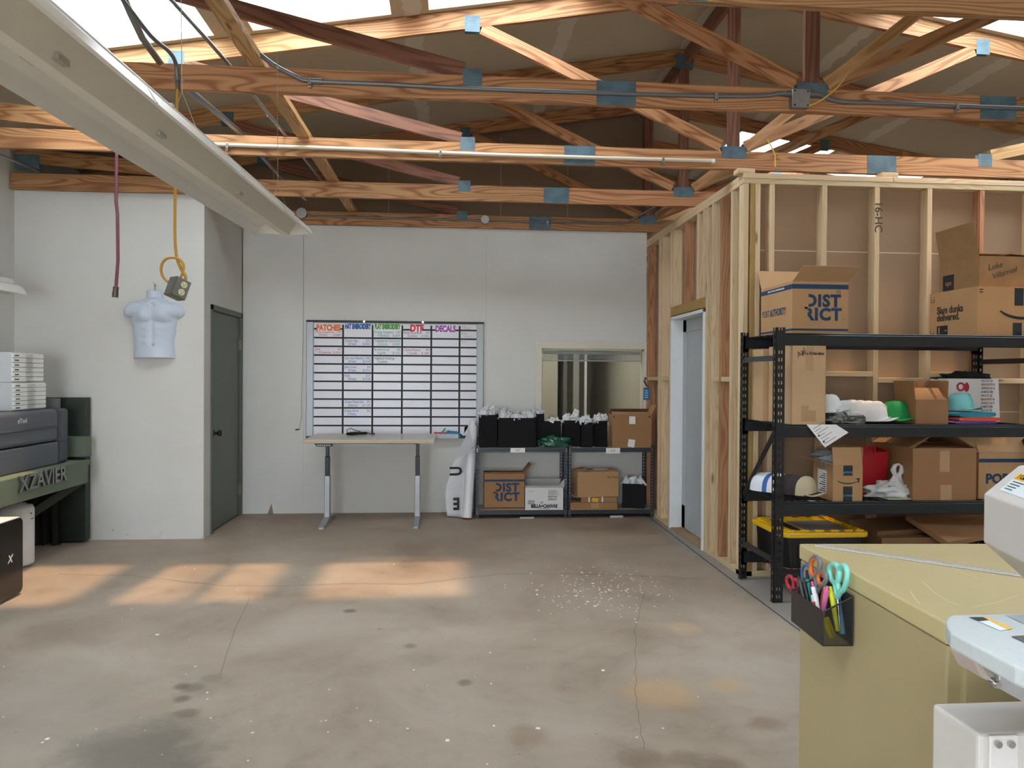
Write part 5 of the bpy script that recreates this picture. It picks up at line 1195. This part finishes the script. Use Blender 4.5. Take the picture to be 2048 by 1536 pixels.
folded('folded purple shirt at the bottom of the shirt pile', q.x-.0, 4.94, z2, .35, .22, .020, '#8a64b8', R_(4), 1)
folded('folded coral shirt in the middle of the shirt pile', q.x+.02, 4.915, z2+.0205, .32, .22, .026, '#e2604e', R_(-3), 2)
folded('folded teal shirt on top of the shirt pile under the cap', q.x+.0, 4.93, z2+.047, .31, .22, .032, '#2f8ba0', R_(6), 3)
cap('pale turquoise cap resting on the pile of folded shirts', (q.x-.02, 4.95, z2+.082), R_(25), '#83cfd2', .92, brim='#79c4c8')
# order sheet hanging over the beam
ps_ = MB(); a0, b0, c0_, d0_ = P(1613, 849, Y=4.722), P(1672, 849, Y=4.722), P(1697, 865, Y=4.715), P(1650, 895, Y=4.70)
ps_.add([a0, d0_, c0_, b0], [(0, 1, 2, 3), (3, 2, 1, 0)])
sh = thing('order_sheet', 'white printed sheet hanging crooked over the second deck beam', 'paper', a0)
ps_.build('sheet', PAPER, sh, world=True)
m = MB(); e1 = (c0_-d0_).normalized(); e2 = (a0-d0_).normalized()
for k in range(7):
    o_ = d0_+e2*(.02+.02*k)+e1*.015+Vector((0, -.0015, 0)); L_ = .05 if k % 2 else .09
    m.add([o_, o_+e1*L_, o_+e1*L_+e2*.003, o_+e2*.003], [(0, 1, 2, 3)])
for k in range(2):
    o_ = d0_+e2*(.03+.05*k)+e1*.012+Vector((0, -.002, 0)); m.add([o_, o_+e1*.012, o_+e1*.012+e2*.012, o_+e2*.012], [(0, 1, 2, 3)])
m.build('print', INK, sh, world=True)
# --- third deck
z3 = LV[1]+.001
q = P(1604, 1004, Y=4.86)
nest = [('#9aa0a8', 'white and blue cap at the back of the nested row', '#e6e8ec'), ('#28509a', 'blue striped cap in the nested row on the third deck', '#e0e4ea'), ('#d8dde4', 'white cap in the middle of the nested row', '#d8dde4'), ('#33282a', 'dark brown cap in the nested row', '#2c2224'), ('#33282a', 'second dark brown cap, nested behind the beige one', '#2c2224')]
for k in range(9):
    colr = ['#d5dbe4', '#3a62a6', '#dfe4ec', '#e5e8ee', '#3b3032', '#33282b', '#3b3032', '#33282b', '#b9ad92'][k]
    lb = ['pale cap at the very back of the nested row beside the rack post', 'blue cap near the back of the nested row', 'white cap after the blue one in the nested row', 'second white cap after the blue one in the nested row',
          'first dark brown cap in the nested row', 'second dark brown cap in the nested row', 'third dark brown cap in the nested row', 'dark brown cap directly behind the beige one', 'beige cap at the front of the nested row on the third deck'][k]
    cap(lb, (q.x-.165+.0225*k, 5.06-.024*k, z3+.020), R_(42), colr, 1.0, group='nested row of caps on the third deck', rx=0, button=(k == 8))
m = MB().beam((q.x-.03, 4.86, z3+.003), (q.x+.03, 4.80, z3+.003), .10, .002); 
tag(MB().box(q.x+.01, q.x+.045, 4.765, 4.80, z3+.001, z3+.003).build('size_tag', PAPER), 'tiny white tag lying before the beige cap', 'label')
l, w_, h_ = pc(1664, 1723, 929, 4.78, z3, .24)
ab = carton('cardboard_box', 'open prime delivery carton with a smile arrow and grey clothes inside', (l[0], l[1]+.0, z3), w_, .27, h_, 0, KRAFT, {'F': 178, 'B': 70, 'L': 165, 'R': 92}, fl=.115)
for o in list(kids(ab)):
    if o.name.startswith('flap') and abs(o.location.y+.134) < .01: o.matrix_local = Matrix.Translation((0, -.13, h_)) @ Matrix.Rotation(R_(82), 4, 'X')
smile(ab, (.0, -.1355, h_*.66), .085, .014, sq=.5)
for z0, z1, s in ((h_*.70, h_*.98, 'prime'), (.0, h_*.40, 'prime')):
    decal(ab, 'printed_tape', dt, 'F', -.032, .032, z0, z1); text(s, .026, M('print_cyan', '#3f9fc8', .5), ab, (0, -.1365, (z0+z1)/2-.01), align='CENTER')
o = decal(ab, 'shipping_label', PAPER, 'L', -.05, .07, h_*.15, h_*.80)
m = MB()
for k in range(9): m.box(-ab['_w']/2-.0015, -ab['_w']/2-.0008, -.04, -.04+.09*(1-.3*(k % 3)), h_*(.2+.06*k), h_*(.225+.06*k))
m.build('print', INK, ab)
for k in range(3):
    m = MB(); crumple(m, (l[0]-.03-.02*k, l[1]+.02*k, z3+h_-.02+.03*k), .085, .07, .03, 50+k, amp=.25)
    tag(m.build('grey_sweater', M('cloth_grey%d' % k, ['#8d9194', '#a4a8aa', '#7a7d7f'][k], .95, bump=.4, bscale=60)), ['grey folded garment lowest in the prime carton', 'lighter grey garment in the middle of the prime carton', 'top grey garment sticking out of the prime carton'][k], 'clothing')
# red tote
a_, b_ = P(1722, 895, Y=5.02), P(1765, 895, Y=5.02)
rt = thing('tote_bag', 'bright red tote bag with dark inside between two cartons', 'bag', ((a_.x+b_.x)/2, 5.08, z3)); Wt, Ht = b_.x-a_.x+.02, P(1740, 905, Y=5.0).z-z3
MB().add([(-Wt/2, -.07, 0), (Wt/2, -.07, 0), (Wt/2, .08, 0), (-Wt/2, .08, 0), (-Wt/2, -.09, Ht), (Wt/2+.02, -.09, Ht*1.03), (Wt/2+.02, .09, Ht*1.1), (-Wt/2, .09, Ht*1.08)], [(3, 2, 1, 0), (0, 1, 5, 4), (1, 2, 6, 5), (2, 3, 7, 6), (3, 0, 4, 7)]).build('bag_body', M('fabric_red', '#b3131f', .6, var=.1), rt, solid=.003)
MB().box(-Wt/2+.01, Wt/2, -.085, .085, Ht*.9, Ht*.96).build('dark_lining', M('cloth_black', '#141715', .9), rt)
MB().tube([(-.03, -.088, Ht), (-.02, -.09, Ht+.05), (.0, -.09, Ht+.055), (.01, -.09, Ht)], .006, 6).build('handle', M('fabric_red', '#b3131f', .6), rt)
# white plastic bag
q = P(1782, 1002, Y=4.86)
wp = thing('plastic_bag', 'white plastic grocery bag with knotted handle before the red tote', 'bag', (q.x, 4.88, z3+.012))
m = MB(); crumple(m, (0, 0, 0), .165, .085, .065, 71, n=20, amp=.28, freq=2.4)
def neck(u, v):
    k = 1-v; a = u*6.28318; r_ = .02+.085*k*k+.012*math.sin(a*5+v*6)*(1-.3*v)
    return (.03+.03*v+r_*math.cos(a), r_*.6*math.sin(a), .06+.10*v)
m.grid(neck, 30, 10); FB = M('bag_film_white', '#dfe2e6', .35, alpha=.86, spec=.6, bump=.5, bscale=30, var=.04)
m.build('bag_body', FB, wp)
MB().tube([(.04, 0, .14), (.025, 0, .18), (.035, -.005, .21), (.06, -.005, .222), (.083, 0, .205), (.085, 0, .17), (.06, 0, .14)], lambda t: .013+.006*math.sin(t*9), 10).build('handle', FB, wp)
MB().box(-.05, -.005, -.075, -.073, .07, .082).build('print', BLUEP, wp)
for k, (dx, c_, lb) in enumerate(((-.02, '#2a2c30', 'dark folder lying under the white plastic bag'), (.05, '#c9c6a8', 'cream booklet under the white plastic bag'))):
    tag(MB().box(q.x+dx-.12, q.x+dx+.10, 4.77+.005*k, 4.95, z3+.001+.005*k, z3+.0055+.005*k).build('booklet', M('book'+c_, c_, .6)), lb, 'booklet')
l, w_, h_ = pc(1826, 1953, 897, 4.77, z3, .5)
bgc = carton('cardboard_box', 'biggest plain brown carton on the third deck, flaps half open, taped front', (l[0], l[1], z3), w_, .50, h_, 0, KRAFT2, {'L': 32, 'R': 30, 'B': 4, 'F': 2}, fl=.22)
for o in kids(bgc):
    if o.name.startswith('flap') and abs(o.location.x) > .1: pass
MB().box(-.035, .035, -.251, -.25, h_*.55, h_*.95).box(-.03, .05, -.251, -.25, .0, h_*.3).build('tape', TAPE, bgc)
a_ = P(1962, 905, Y=4.80)
c = carton('cardboard_box', 'carton with a blue band at the right edge behind the white machine head', (a_.x+.25, 5.04, z3), .5, .44, a_.z-z3, 0, KRAFT, {'F': 168, 'B': 110, 'L': 176, 'R': 100}, fl=.12)
for o in kids(c):
    if o.name.startswith('flap') and abs(o.location.y+.219) < .005: o.matrix_local = Matrix.Translation((0, -.215, c['_h'])) @ Matrix.Rotation(R_(60), 4, 'X')
decal(c, 'band', BLUEP, 'F', -.25, .25, c['_h']*.78, c['_h']*.86); text('PORT', .09, BLUEP, c, (-.20, -.2205, c['_h']*.42), bold=.004)
a_ = P(1765, 880, Y=5.15)
# --- lowest deck: tote and flattened cartons
z4 = LV[0]+.001
TX0, TX1, TY0, TY1 = P(1630, 1078, Y=4.77).x-.10, P(1742, 1078, Y=4.77).x, 4.765, 5.32
tt = thing('storage_tote', 'black plastic storage tote with yellow lid on the lowest deck', 'tote', ((TX0+TX1)/2, (TY0+TY1)/2, z4), rz=0)
TX0 = 2.19; tt.location.x = (TX0+TX1)/2
tw, td = TX1-TX0, TY1-TY0; th_ = P(1640, 1076, Y=4.77).z-z4
PB_ = M('plastic_black', '#0c0d0e', .4, var=.05); YL = M('plastic_yellow', '#dcae12', .38, var=.03)
s = .88
m = MB(); bp_ = rrect(-tw/2*s+.01, tw/2*s-.01, -td/2*s, td/2*s, .05); tp_ = rrect(-tw/2+.025, tw/2-.025, -td/2+.025, td/2-.025, .05); n = len(bp_)
m.add([(x, y, 0) for x, y in bp_]+[(x, y, th_) for x, y in tp_], [tuple(range(n-1, -1, -1))]+[(i, (i+1) % n, (i+1) % n+n, i+n) for i in range(n)])
m.build('tub', PB_, tt)
m = MB()
for k in (-.3, -.1, .1, .3): m.box(k*tw-.006, k*tw+.006, -td/2*.99+.02, -td/2*.9, .03, th_-.05)
m.build('rib', PB_, tt)
lid = MB().prism(rrect(-tw/2, tw/2, -td/2, td/2, .06), 2, th_, th_+.035).build('lid', YL, tt, bevel=.008)
m = MB(); 
for x in [-.38, -.22, -.05, .12, .28, .40]:
    for yy in (-td/2+.035, td/2-.055): MB().box(x*tw-.028, x*tw+.028, yy, yy+.022, th_+.034, th_+.046).build('lid_rib', YL, tt, bevel=.003)
for y in (-.3, -.1, .1, .3):
    for xx in (-tw/2+.03, tw/2-.055): MB().box(xx, xx+.022, y*td-.03, y*td+.03, th_+.034, th_+.046).build('lid_rib', YL, tt, bevel=.003)
MB().box(-tw/2+.11, -tw/2+.17, -td/2+.09, td/2-.09, th_+.0355, th_+.038).build('black_recess', BLK, tt)
MB().box(-tw/2+.2, tw/2-.1, -td/2+.08, td/2-.16, th_+.0355, th_+.0375).build('lid_label', M('label_silver', '#8c8c92', .3, .2, var=.2, scale=30), tt)
x0 = P(1750, 1070, Y=4.9).x
tag(MB().box(x0, x0+.62, 4.82, 5.28, z4, z4+.19).build('flat_box', M('cardboard_dark', '#7a5a3c', .8, var=.1)), 'low dark brown carton on the lowest deck right of the tote', 'box')
tag(MB().beam((x0+.32, 4.83, z4+.235), (x0+.92, 5.0, z4+.27), .34, .035, up=(.15, -.35, 1)).build('flattened_carton', KRAFT2), 'flattened carton lying tilted on the low brown carton', 'box')
tag(MB().beam((x0+.0, 5.05, z4+.215), (x0+.42, 5.10, z4+.225), .30, .03, up=(0, -.1, 1)).build('flattened_carton', M('cardboard_dark', '#7a5a3c', .8, var=.1)), 'flattened dark carton beside the tote lid', 'box')
# ================================================================ FOREGROUND: CABINET
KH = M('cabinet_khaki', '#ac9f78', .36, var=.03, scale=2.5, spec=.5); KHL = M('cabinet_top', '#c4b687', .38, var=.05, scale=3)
A = P(1598, 1087, Z=1.0); B = P(1893, 1246, Z=1.0); dirv = (A-B); CL = dirv.length; ang = math.atan2(dirv.y, dirv.x)-math.pi/2
cb_ = thing('filing_cabinet', 'khaki steel filing cabinet in the right foreground', 'cabinet', (B.x, B.y, 0), rz=ang)
CW = .95
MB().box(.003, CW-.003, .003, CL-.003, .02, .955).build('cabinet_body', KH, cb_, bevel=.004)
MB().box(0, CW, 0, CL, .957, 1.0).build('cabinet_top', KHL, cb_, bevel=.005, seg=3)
MB().box(.02, CW-.02, .02, CL-.02, 0, .02).build('plinth', BLK, cb_)
for k in range(3): d_ = MB().box(.03, CW-.03, -.012, .004, .05+.30*k, .335+.30*k).build('drawer', KH, cb_, bevel=.003); MB().box(CW/2-.1, CW/2+.1, -.03, -.012, .21+.30*k, .235+.30*k).build('handle', M('chrome', '#c0c0c0', .2, 1), d_, bevel=.003)
m = MB()
def cabp(px, py): p = P(px, py, Z=1.0); c_, s_ = math.cos(-ang), math.sin(-ang); x, y = p.x-B.x, p.y-B.y; return Vector((x*c_-y*s_, x*s_+y*c_, 1.0005))
scr = M('scratch_pale', '#e3d9a8', .5)
for pts in ([(1843, 1162), (1868, 1185), (1895, 1202), (1917, 1211)], [(1820, 1182), (1832, 1200), (1840, 1208)], [(1945, 1215), (1990, 1206), (2040, 1190)], [(1905, 1135), (1935, 1150), (1960, 1158)]):
    q = [cabp(*p) for p in pts]
    for a_, b_ in zip(q[:-1], q[1:]):
        s_ = (b_-a_).cross(Vector((0, 0, 1))).normalized()*.0010; m.add([a_-s_, b_-s_, b_+s_, a_+s_], [(0, 1, 2, 3)])
m.build('scratch', scr, cb_)
# metal ruler on the cabinet
r0, r1 = P(1634, 1090, Z=1.002), P(2012, 1146, Z=1.002)
rl = thing('metal_ruler', 'long white metal ruler lying diagonally across the cabinet top', 'ruler', r0)
RU = M('ruler_white', '#dfe1e4', .25, .3)
r1 = r0+(r1-r0)*1.25
MB().beam(r0+Vector((0, 0, .0)), r1+Vector((0, 0, .0)), .030, .002).build('blade', RU, rl, world=True)
m = MB(); dr_ = (r1-r0).normalized(); L_ = (r1-r0).length; sd_ = dr_.cross(Vector((0, 0, 1)))
for k in range(int(L_/.0125)):
    p = r0+dr_*(.01+k*.0125); ln = .010 if k % 4 == 0 else .006
    a_ = p-sd_*.0145; m.add([a_+Vector((0, 0, .0013)), a_+dr_*.0012+Vector((0, 0, .0013)), a_+dr_*.0012+sd_*ln+Vector((0, 0, .0013)), a_+sd_*ln+Vector((0, 0, .0013))], [(0, 1, 2, 3)])
m.build('graduation', INK, rl, world=True)
# pen holder
hx1 = .955; oc = P(1636, 1222, X=.885)
def cl(p): p = Vector(p); c_, s_ = math.cos(-ang), math.sin(-ang); x, y = p.x-B.x, p.y-B.y; return Vector((x*c_-y*s_, x*s_+y*c_, p.z))
HB = thing('pen_holder', 'black mesh pen holder stuck to the side of the khaki cabinet', 'pen holder', (B.x, B.y, 0), rz=ang)
hy0 = cl(P(1697, 1188, X=.955)).y; hy1 = hy0+.185; D0 = -.074; zb0 = P(1643, 1286, X=.90).z; zf_ = oc.z; zk = zf_+.036
def meshmat():
    t = NT('black_mesh'); uv = t.n('UVMap').outputs[0]
    sp = t.n('SeparateXYZ', {0: t.n('Mapping', {'Vector': uv, 'Scale': (420, 420, 1), 'Rotation': (0, 0, .785)}).outputs[0]})
    fx = t.math('ABSOLUTE', t.math('SUBTRACT', t.math('FRACT', sp.outputs[0]), .5)); fy = t.math('ABSOLUTE', t.math('SUBTRACT', t.math('FRACT', sp.outputs[1]), .5))
    hole = t.math('LESS_THAN', t.math('MAXIMUM', fx, fy), .34)
    t.b.inputs['Base Color'].default_value = lin('#141416'); t.b.inputs['Roughness'].default_value = .4
    t.L(t.math('SUBTRACT', 1.0, hole), t.b.inputs['Alpha']); return t.m
MESH = meshmat(); HBK = M('holder_black', '#1c1a1c', .35, var=.1, scale=12)
MB().box(D0-.002, D0, hy0, hy1, zb0, zf_).build('front_panel', HBK, HB)
MB().box(-.002, -.0005, hy0, hy1, zb0, zk).build('back_panel', HBK, HB)
for y in (hy0, hy1): MB().add([(D0, y, zb0), (-.002, y, zb0), (-.002, y, zk), (D0, y, zf_)], [(0, 1, 2, 3)]).build('side_mesh', MESH, HB)
MB().add([(D0, hy0, zb0), (D0, hy1, zb0), (-.002, hy1, zb0), (-.002, hy0, zb0)], [(0, 1, 2, 3)]).build('bottom_mesh', MESH, HB)
m = MB()
for y in (hy0, hy1): m.tube([(D0, y, zf_), (-.002, y, zk)], .0022, 6).tube([(D0, y, zb0), (D0, y, zf_)], .0016, 6).tube([(D0, y, zb0), (-.002, y, zb0)], .0016, 6).tube([(-.002, y, zb0), (-.002, y, zk)], .0016, 6)
m.tube([(D0, hy0, zf_), (D0, hy1, zf_)], .0018, 6).tube([(D0, hy0, zb0), (D0, hy1, zb0)], .0016, 6).tube([(-.002, hy0, zk), (-.002, hy1, zk)], .0018, 6)
m.build('wire_rim', HBK, HB)
Tcab = Matrix.Translation((B.x, B.y, 0)) @ Matrix.Rotation(ang, 4, 'Z')
def in_holder(px, py, x): p = P(px, py, X=.0) if False else None
def hp(x, y, z): return Tcab @ Vector((x, y, z))
def at_plane(px, py, x):                                     # point on a plane parallel to the cabinet side, x in cabinet coordinates
    o_ = hp(x, 0, 0); n_ = Vector((math.cos(ang), math.sin(ang), 0)); d = _f+(px-1024)/F*_r+(768-py)/F*_u
    o0 = Vector((0, 0, CZ)); t = (o_-o0).dot(n_)/d.dot(n_); return o0+d*t
def scissors(label, x, loops, blade, color, inner=None, r=.0065):
    """loops = list of pixel outlines (centre, half sizes, tilt) of the finger rings"""
    t = thing('scissors', label, 'scissors', hp(x, (hy0+hy1)/2, zb0+.02)); mt = M('handle'+color, color, .4)
    for (cx_, cy_, rx_, ry_, tilt) in loops:
        pts = []; pin = []
        for k in range(28):
            a = k/28*6.28318; u, v = rx_*math.cos(a), ry_*math.sin(a)*(1+.12*math.sin(a)); ct, st = math.cos(R_(tilt)), math.sin(R_(tilt))
            pts.append(at_plane(cx_+u*ct-v*st, cy_+u*st+v*ct, x))
            u *= .80; v *= .84; pin.append(at_plane(cx_+u*ct-v*st, cy_+u*st+v*ct, x))
        MB().tube(pts, r, 8, closed=True).build('handle_ring', mt, t, world=True)
        if inner: MB().tube(pin, r*.85, 8, closed=True).build('ring_lining', M('handle'+inner, inner, .4), t, world=True)
        piv = at_plane(*blade[0], x); MB().tube([at_plane(cx_, cy_+ry_*.95, x), at_plane(cx_, cy_+ry_*.95, x).lerp(piv, .6), piv], r*.95, 8).build('shank', mt, t, world=True)
    a_, b_ = at_plane(*blade[0], x), at_plane(*blade[1], x)
    m = MB().tube([a_, a_.lerp(b_, .5), b_], lambda q: .0055*(1-q*.8), 6); m.build('blade', M('chrome', '#c0c0c0', .2, 1), t, world=True)
    return t
XS = -.022
scissors('turquoise handled scissors at the near end of the pen holder', XS, [(1669, 1145, 10, 19, -8), (1685, 1154, 9, 26, 6)], ((1675, 1195), (1680, 1262)), '#7fd3c6')
scissors('grey scissors with orange lined handles in the middle of the pen holder', -.035, [(1630, 1132, 10, 21, 8), (1644, 1155, 9, 14, 4)], ((1634, 1185), (1644, 1250)), '#6d7276', '#d9692f', r=.0055)
scissors('red handled scissors at the far end of the pen holder', -.045, [(1580, 1163, 6.5, 13, -12), (1592, 1170, 5, 13, -5)], ((1590, 1195), (1598, 1240)), '#a82238', r=.0045)
scissors('blue handled small scissors behind the pens in the holder', -.02, [(1611, 1143, 7, 15, 8)], ((1613, 1165), (1618, 1230)), '#3a66a8', r=.004)
def pen(name, label, x, top, bot, r, color, capc=None, capf=.2):
    a_, b_ = at_plane(*top, x), at_plane(*bot, x); t = thing(name, label, 'pen', b_)
    k = a_.lerp(b_, capf); MB().cyl(b_, k, r, 10).build('barrel', M('pen'+color, color, .4), t, world=True)
    MB().cyl(k, a_, r*.62, 10, r2=r*.5).build('clicker', M('pen'+(capc or color), capc or color, .4), t, world=True)
pen('highlighter', 'yellow highlighter standing in the pen holder', -.020, (1661, 1173), (1678, 1262), .0078, '#d9e022', None, .1)
pen('highlighter', 'pink highlighter standing in the pen holder', -.036, (1655, 1173), (1640, 1252), .0068, '#d975a8', None, .1)
pen('highlighter', 'light blue highlighter by the turquoise scissors', -.011, (1670, 1163), (1685, 1268), .0075, '#6aa9d6', '#5f9fd0', .12)
pen('ballpoint_pen', 'white pen with a pink clicker in the pen holder', -.055, (1624, 1163), (1636, 1222), .0058, '#d5d8de', '#d24a86', .2)
pen('ballpoint_pen', 'coral pen between the grey scissors and the pink highlighter', -.03, (1651, 1168), (1640, 1225), .005, '#c8604c', '#e8c7b0', .15)
pen('marker_pen', 'teal marker with black cap standing in the pen holder', -.03, (1613, 1140), (1622, 1215), .0065, '#2f9a92', '#1b1c1e', .25)
pen('ballpoint_pen', 'dark grey pen leaning near the red scissors', -.05, (1597, 1152), (1612, 1216), .0055, '#3d3f42', '#1b1c1e', .15)
pen('ballpoint_pen', 'black pen leaning behind the dark grey pen', -.045, (1606, 1155), (1620, 1220), .0055, '#1a1b1d', '#2a2b2d', .15)
pen('lighter', 'red and chrome lighter tip among the pens', -.062, (1624, 1190), (1630, 1225), .006, '#a82238', '#b9babd', .4)
a_, b_ = at_plane(1650, 1236, -.040), at_plane(1666, 1274, -.026)
tag(MB().beam(a_, b_, .022, .010).build('yellow_marker', M('pen#c9b512', '#c9b512', .4)), 'thick yellow marker body seen through the mesh of the pen holder', 'marker')
# ================================================================ EMBROIDERY MACHINE
EM = M('machine_white', '#cdcac8', .42, var=.015); EMU = M('machine_beige', '#cbbfae', .45); EMB = M('platform_grey', '#b9c1c4', .5, var=.04, scale=120)
em = thing('embroidery_machine', 'white embroidery machine cropped by the right edge of the picture', 'embroidery machine', (.95, 1.05, .62))
a0 = P(1967, 987, Y=1.25); a1 = P(1964, 1083, Y=1.25)
near = P(2048, 1011, Y=1.10); e_ = Vector((near.x-a0.x, near.y-a0.y, 0)); Lh = e_.length; e_.normalize(); nrm = Vector((-e_.y, e_.x, 0))
if nrm.x < 0: nrm = -nrm
def hv(s_, n_, z): return Vector((a0.x, a0.y, 0))+e_*s_+nrm*n_+Vector((0, 0, z))
zt_, zb_ = a0.z, a1.z; SL = .34
ctp = P(2013, 936, Y=1.30)
sec = [(0, zb_), (0, zt_), (.055, zt_+.052), (.42, zt_+.052), (.42, zb_-.08), (.085, zb_-.08)]
m = MB(); n = len(sec)
m.add([hv(0, a_, b_) for a_, b_ in sec]+[hv(SL, a_, b_) for a_, b_ in sec], [tuple(range(n)), tuple(range(2*n-1, n-1, -1))]+[(i, i+n, (i+1) % n+n, (i+1) % n) for i in range(n)])
hd = m.build('machine_head', EM, em, world=True, bevel=.004, seg=3)
def ch(s_, t_, o=.0008):                                       # point on the sloping label face
    p = hv(s_, .055*t_, zt_+.052*t_); nn = (nrm*-.052+Vector((0, 0, .055))).normalized(); return p+nn*o
MB().add([ch(.035, .22), ch(.30, .22), ch(.30, .80), ch(.035, .80)], [(0, 1, 2, 3)]).build('caution_label', M('label_paleblue', '#dce9f1', .4), em, world=True)
MB().add([ch(.037, .60, .0012), ch(.30, .60, .0012), ch(.30, .79, .0012), ch(.037, .79, .0012)], [(0, 1, 2, 3)]).build('label_header', M('label_orange', '#f0b21e', .4), em, world=True)
m = MB()
for k in range(4): m.add([ch(.045, .52-.075*k, .0014), ch(.085-.004*k, .52-.075*k, .0014), ch(.085-.004*k, .545-.075*k, .0014), ch(.045, .545-.075*k, .0014)], [(0, 1, 2, 3)])
m.build('label_print', INK, em, world=True)
tcu = text('! Caution', .013, BLACKP, em, (0, 0, 0), bold=.0004, extrude=.0002)
zx = e_; zz_ = (nrm*-.052+Vector((0, 0, .055))).normalized(); zy = zz_.cross(zx); Mx = Matrix((zx, zy, zz_)).transposed().to_4x4(); Mx.translation = ch(.045, .695, .0016)
tcu.matrix_local = Matrix.Translation(em.location).inverted() @ Mx
# platform
q0 = P(1892, 1243, Z=1.13); q1 = P(2048, 1342, Z=1.13); q2 = P(2048, 1226, Z=1.13)
poly = []
for (px, py) in ((1915, 1229), (1903, 1229), (1894, 1234), (1891, 1242), (1893, 1252), (1901, 1262), (1935, 1281), (1990, 1310), (2030, 1331), (2060, 1343), (2110, 1352)):
    p = P(px, py, Z=1.13); poly.append((p.x, p.y))
far = P(2110, 1224, Z=1.13); poly.append((far.x+.3, poly[-1][1])); poly.append((far.x+.3, far.y))
MB().prism(poly, 2, 1.106, 1.13).build('platform', EMB, em, world=True, bevel=.004, seg=3)
def flat(pxs, z, name, mat, o=.0008):
    m = MB(); v = [P(px, py, Z=z+o) for px, py in pxs]; m.add(v, [tuple(range(len(v)))]); return m.build(name, mat, em, world=True)
flat([(1938, 1234), (1966, 1234), (2022, 1258), (2000, 1261)], 1.13, 'platform_label', M('label_paleblue', '#dce9f1', .4))
flat([(1966, 1234), (1973, 1234), (2026, 1257), (2016, 1259)], 1.13, 'label_strip', M('label_orange', '#e8962c', .4), .0012)
flat([(1938, 1234), (1966, 1234), (1978, 1240), (1958, 1242)], 1.13, 'warning_symbol', INK, .0013)
flat([(2010, 1230), (2048, 1229), (2048, 1247)], 1.13, 'platform_label', M('label_grey', '#9aa6ae', .4))
flat([(2022, 1272), (2060, 1270), (2060, 1290)], 1.13, 'needle_plate', M('slot_dark', '#4b4744', .4), .0012)
pb = P(1915, 1290, Y=1.02)
MB().prism([(pb.x, 1.106), (pb.x, pb.z-.012), (pb.x+.012, pb.z-.035), (pb.x+.14, pb.z-.075), (pb.x+.22, pb.z-.075), (pb.x+.22, 1.106)], 1, .98, 1.04).build('underbody', M('machine_taupe', '#b5aca6', .45), em, world=True, bevel=.006)
sb1, sb2 = P(1992, 1322, Y=.93), P(1992, 1378, Y=.93)
MB().prism([(sb1.x, sb1.z+.02), (sb2.x, sb2.z+.003), (sb2.x+.06, sb2.z-.03), (sb2.x+.09, sb2.z-.03), (sb2.x+.09, sb1.z+.02)], 1, .925, .935).build('steel_bracket', M('bracket_steel', '#b9bdc0', .35, .7, var=.08, scale=50), em, world=True, bevel=.002)
for px, py in ((2025, 1350), (1994, 1368), (1996, 1322)):
    p = P(px, py, Y=.918); MB().cyl(p, p+Vector((0, .008, 0)), .0065, 6).cyl(p+Vector((0, -.004, 0)), p, .004, 10).build('bolt', M('chrome', '#c0c0c0', .2, 1), em, world=True)
bt0 = P(1955, 1470, Z=.965); bt1 = P(1866, 1405, Z=.965); bx_ = (bt0.x+bt1.x)/2
MB().box(bx_, bx_+.60, bt0.y, bt1.y, .64, .965).build('machine_base', M('base_offwhite', '#bfbcb8', .42), em, world=True, bevel=.007, seg=3)
p0, p1 = P(1976, 1470, Y=bt0.y), P(2034, 1536, Y=bt0.y)
MB().box(p0.x, p1.x, bt0.y-.004, bt0.y, .78, p0.z).build('access_plate', EM, em, world=True, bevel=.003)
for px in (1994, 2020): p = P(px, 1487, Y=bt0.y-.005); MB().cyl(p, p+Vector((0, -.005, 0)), .005, 8).build('screw', M('chrome', '#c0c0c0', .2, 1), em, world=True)
MB().box(1.20, 1.34, 1.06, 1.30, .96, zb_-.05).build('column', EM, em, world=True, bevel=.006)
MB().box(1.10, 1.34, .90, 1.25, .9, 1.106).build('arm', EM, em, world=True, bevel=.006)
st = thing('machine_stand', 'grey steel stand under the white embroidery machine', 'stand', (1.0, 1.05, 0))
MB().box(.72, 1.36, .72, 1.26, .60, .638).build('stand_top', LG, st, world=True, bevel=.004)
for x in (.74, 1.30):
    for y in (.74, 1.20): MB().box(x, x+.04, y, y+.04, 0, .60).build('leg', LG, st, world=True)
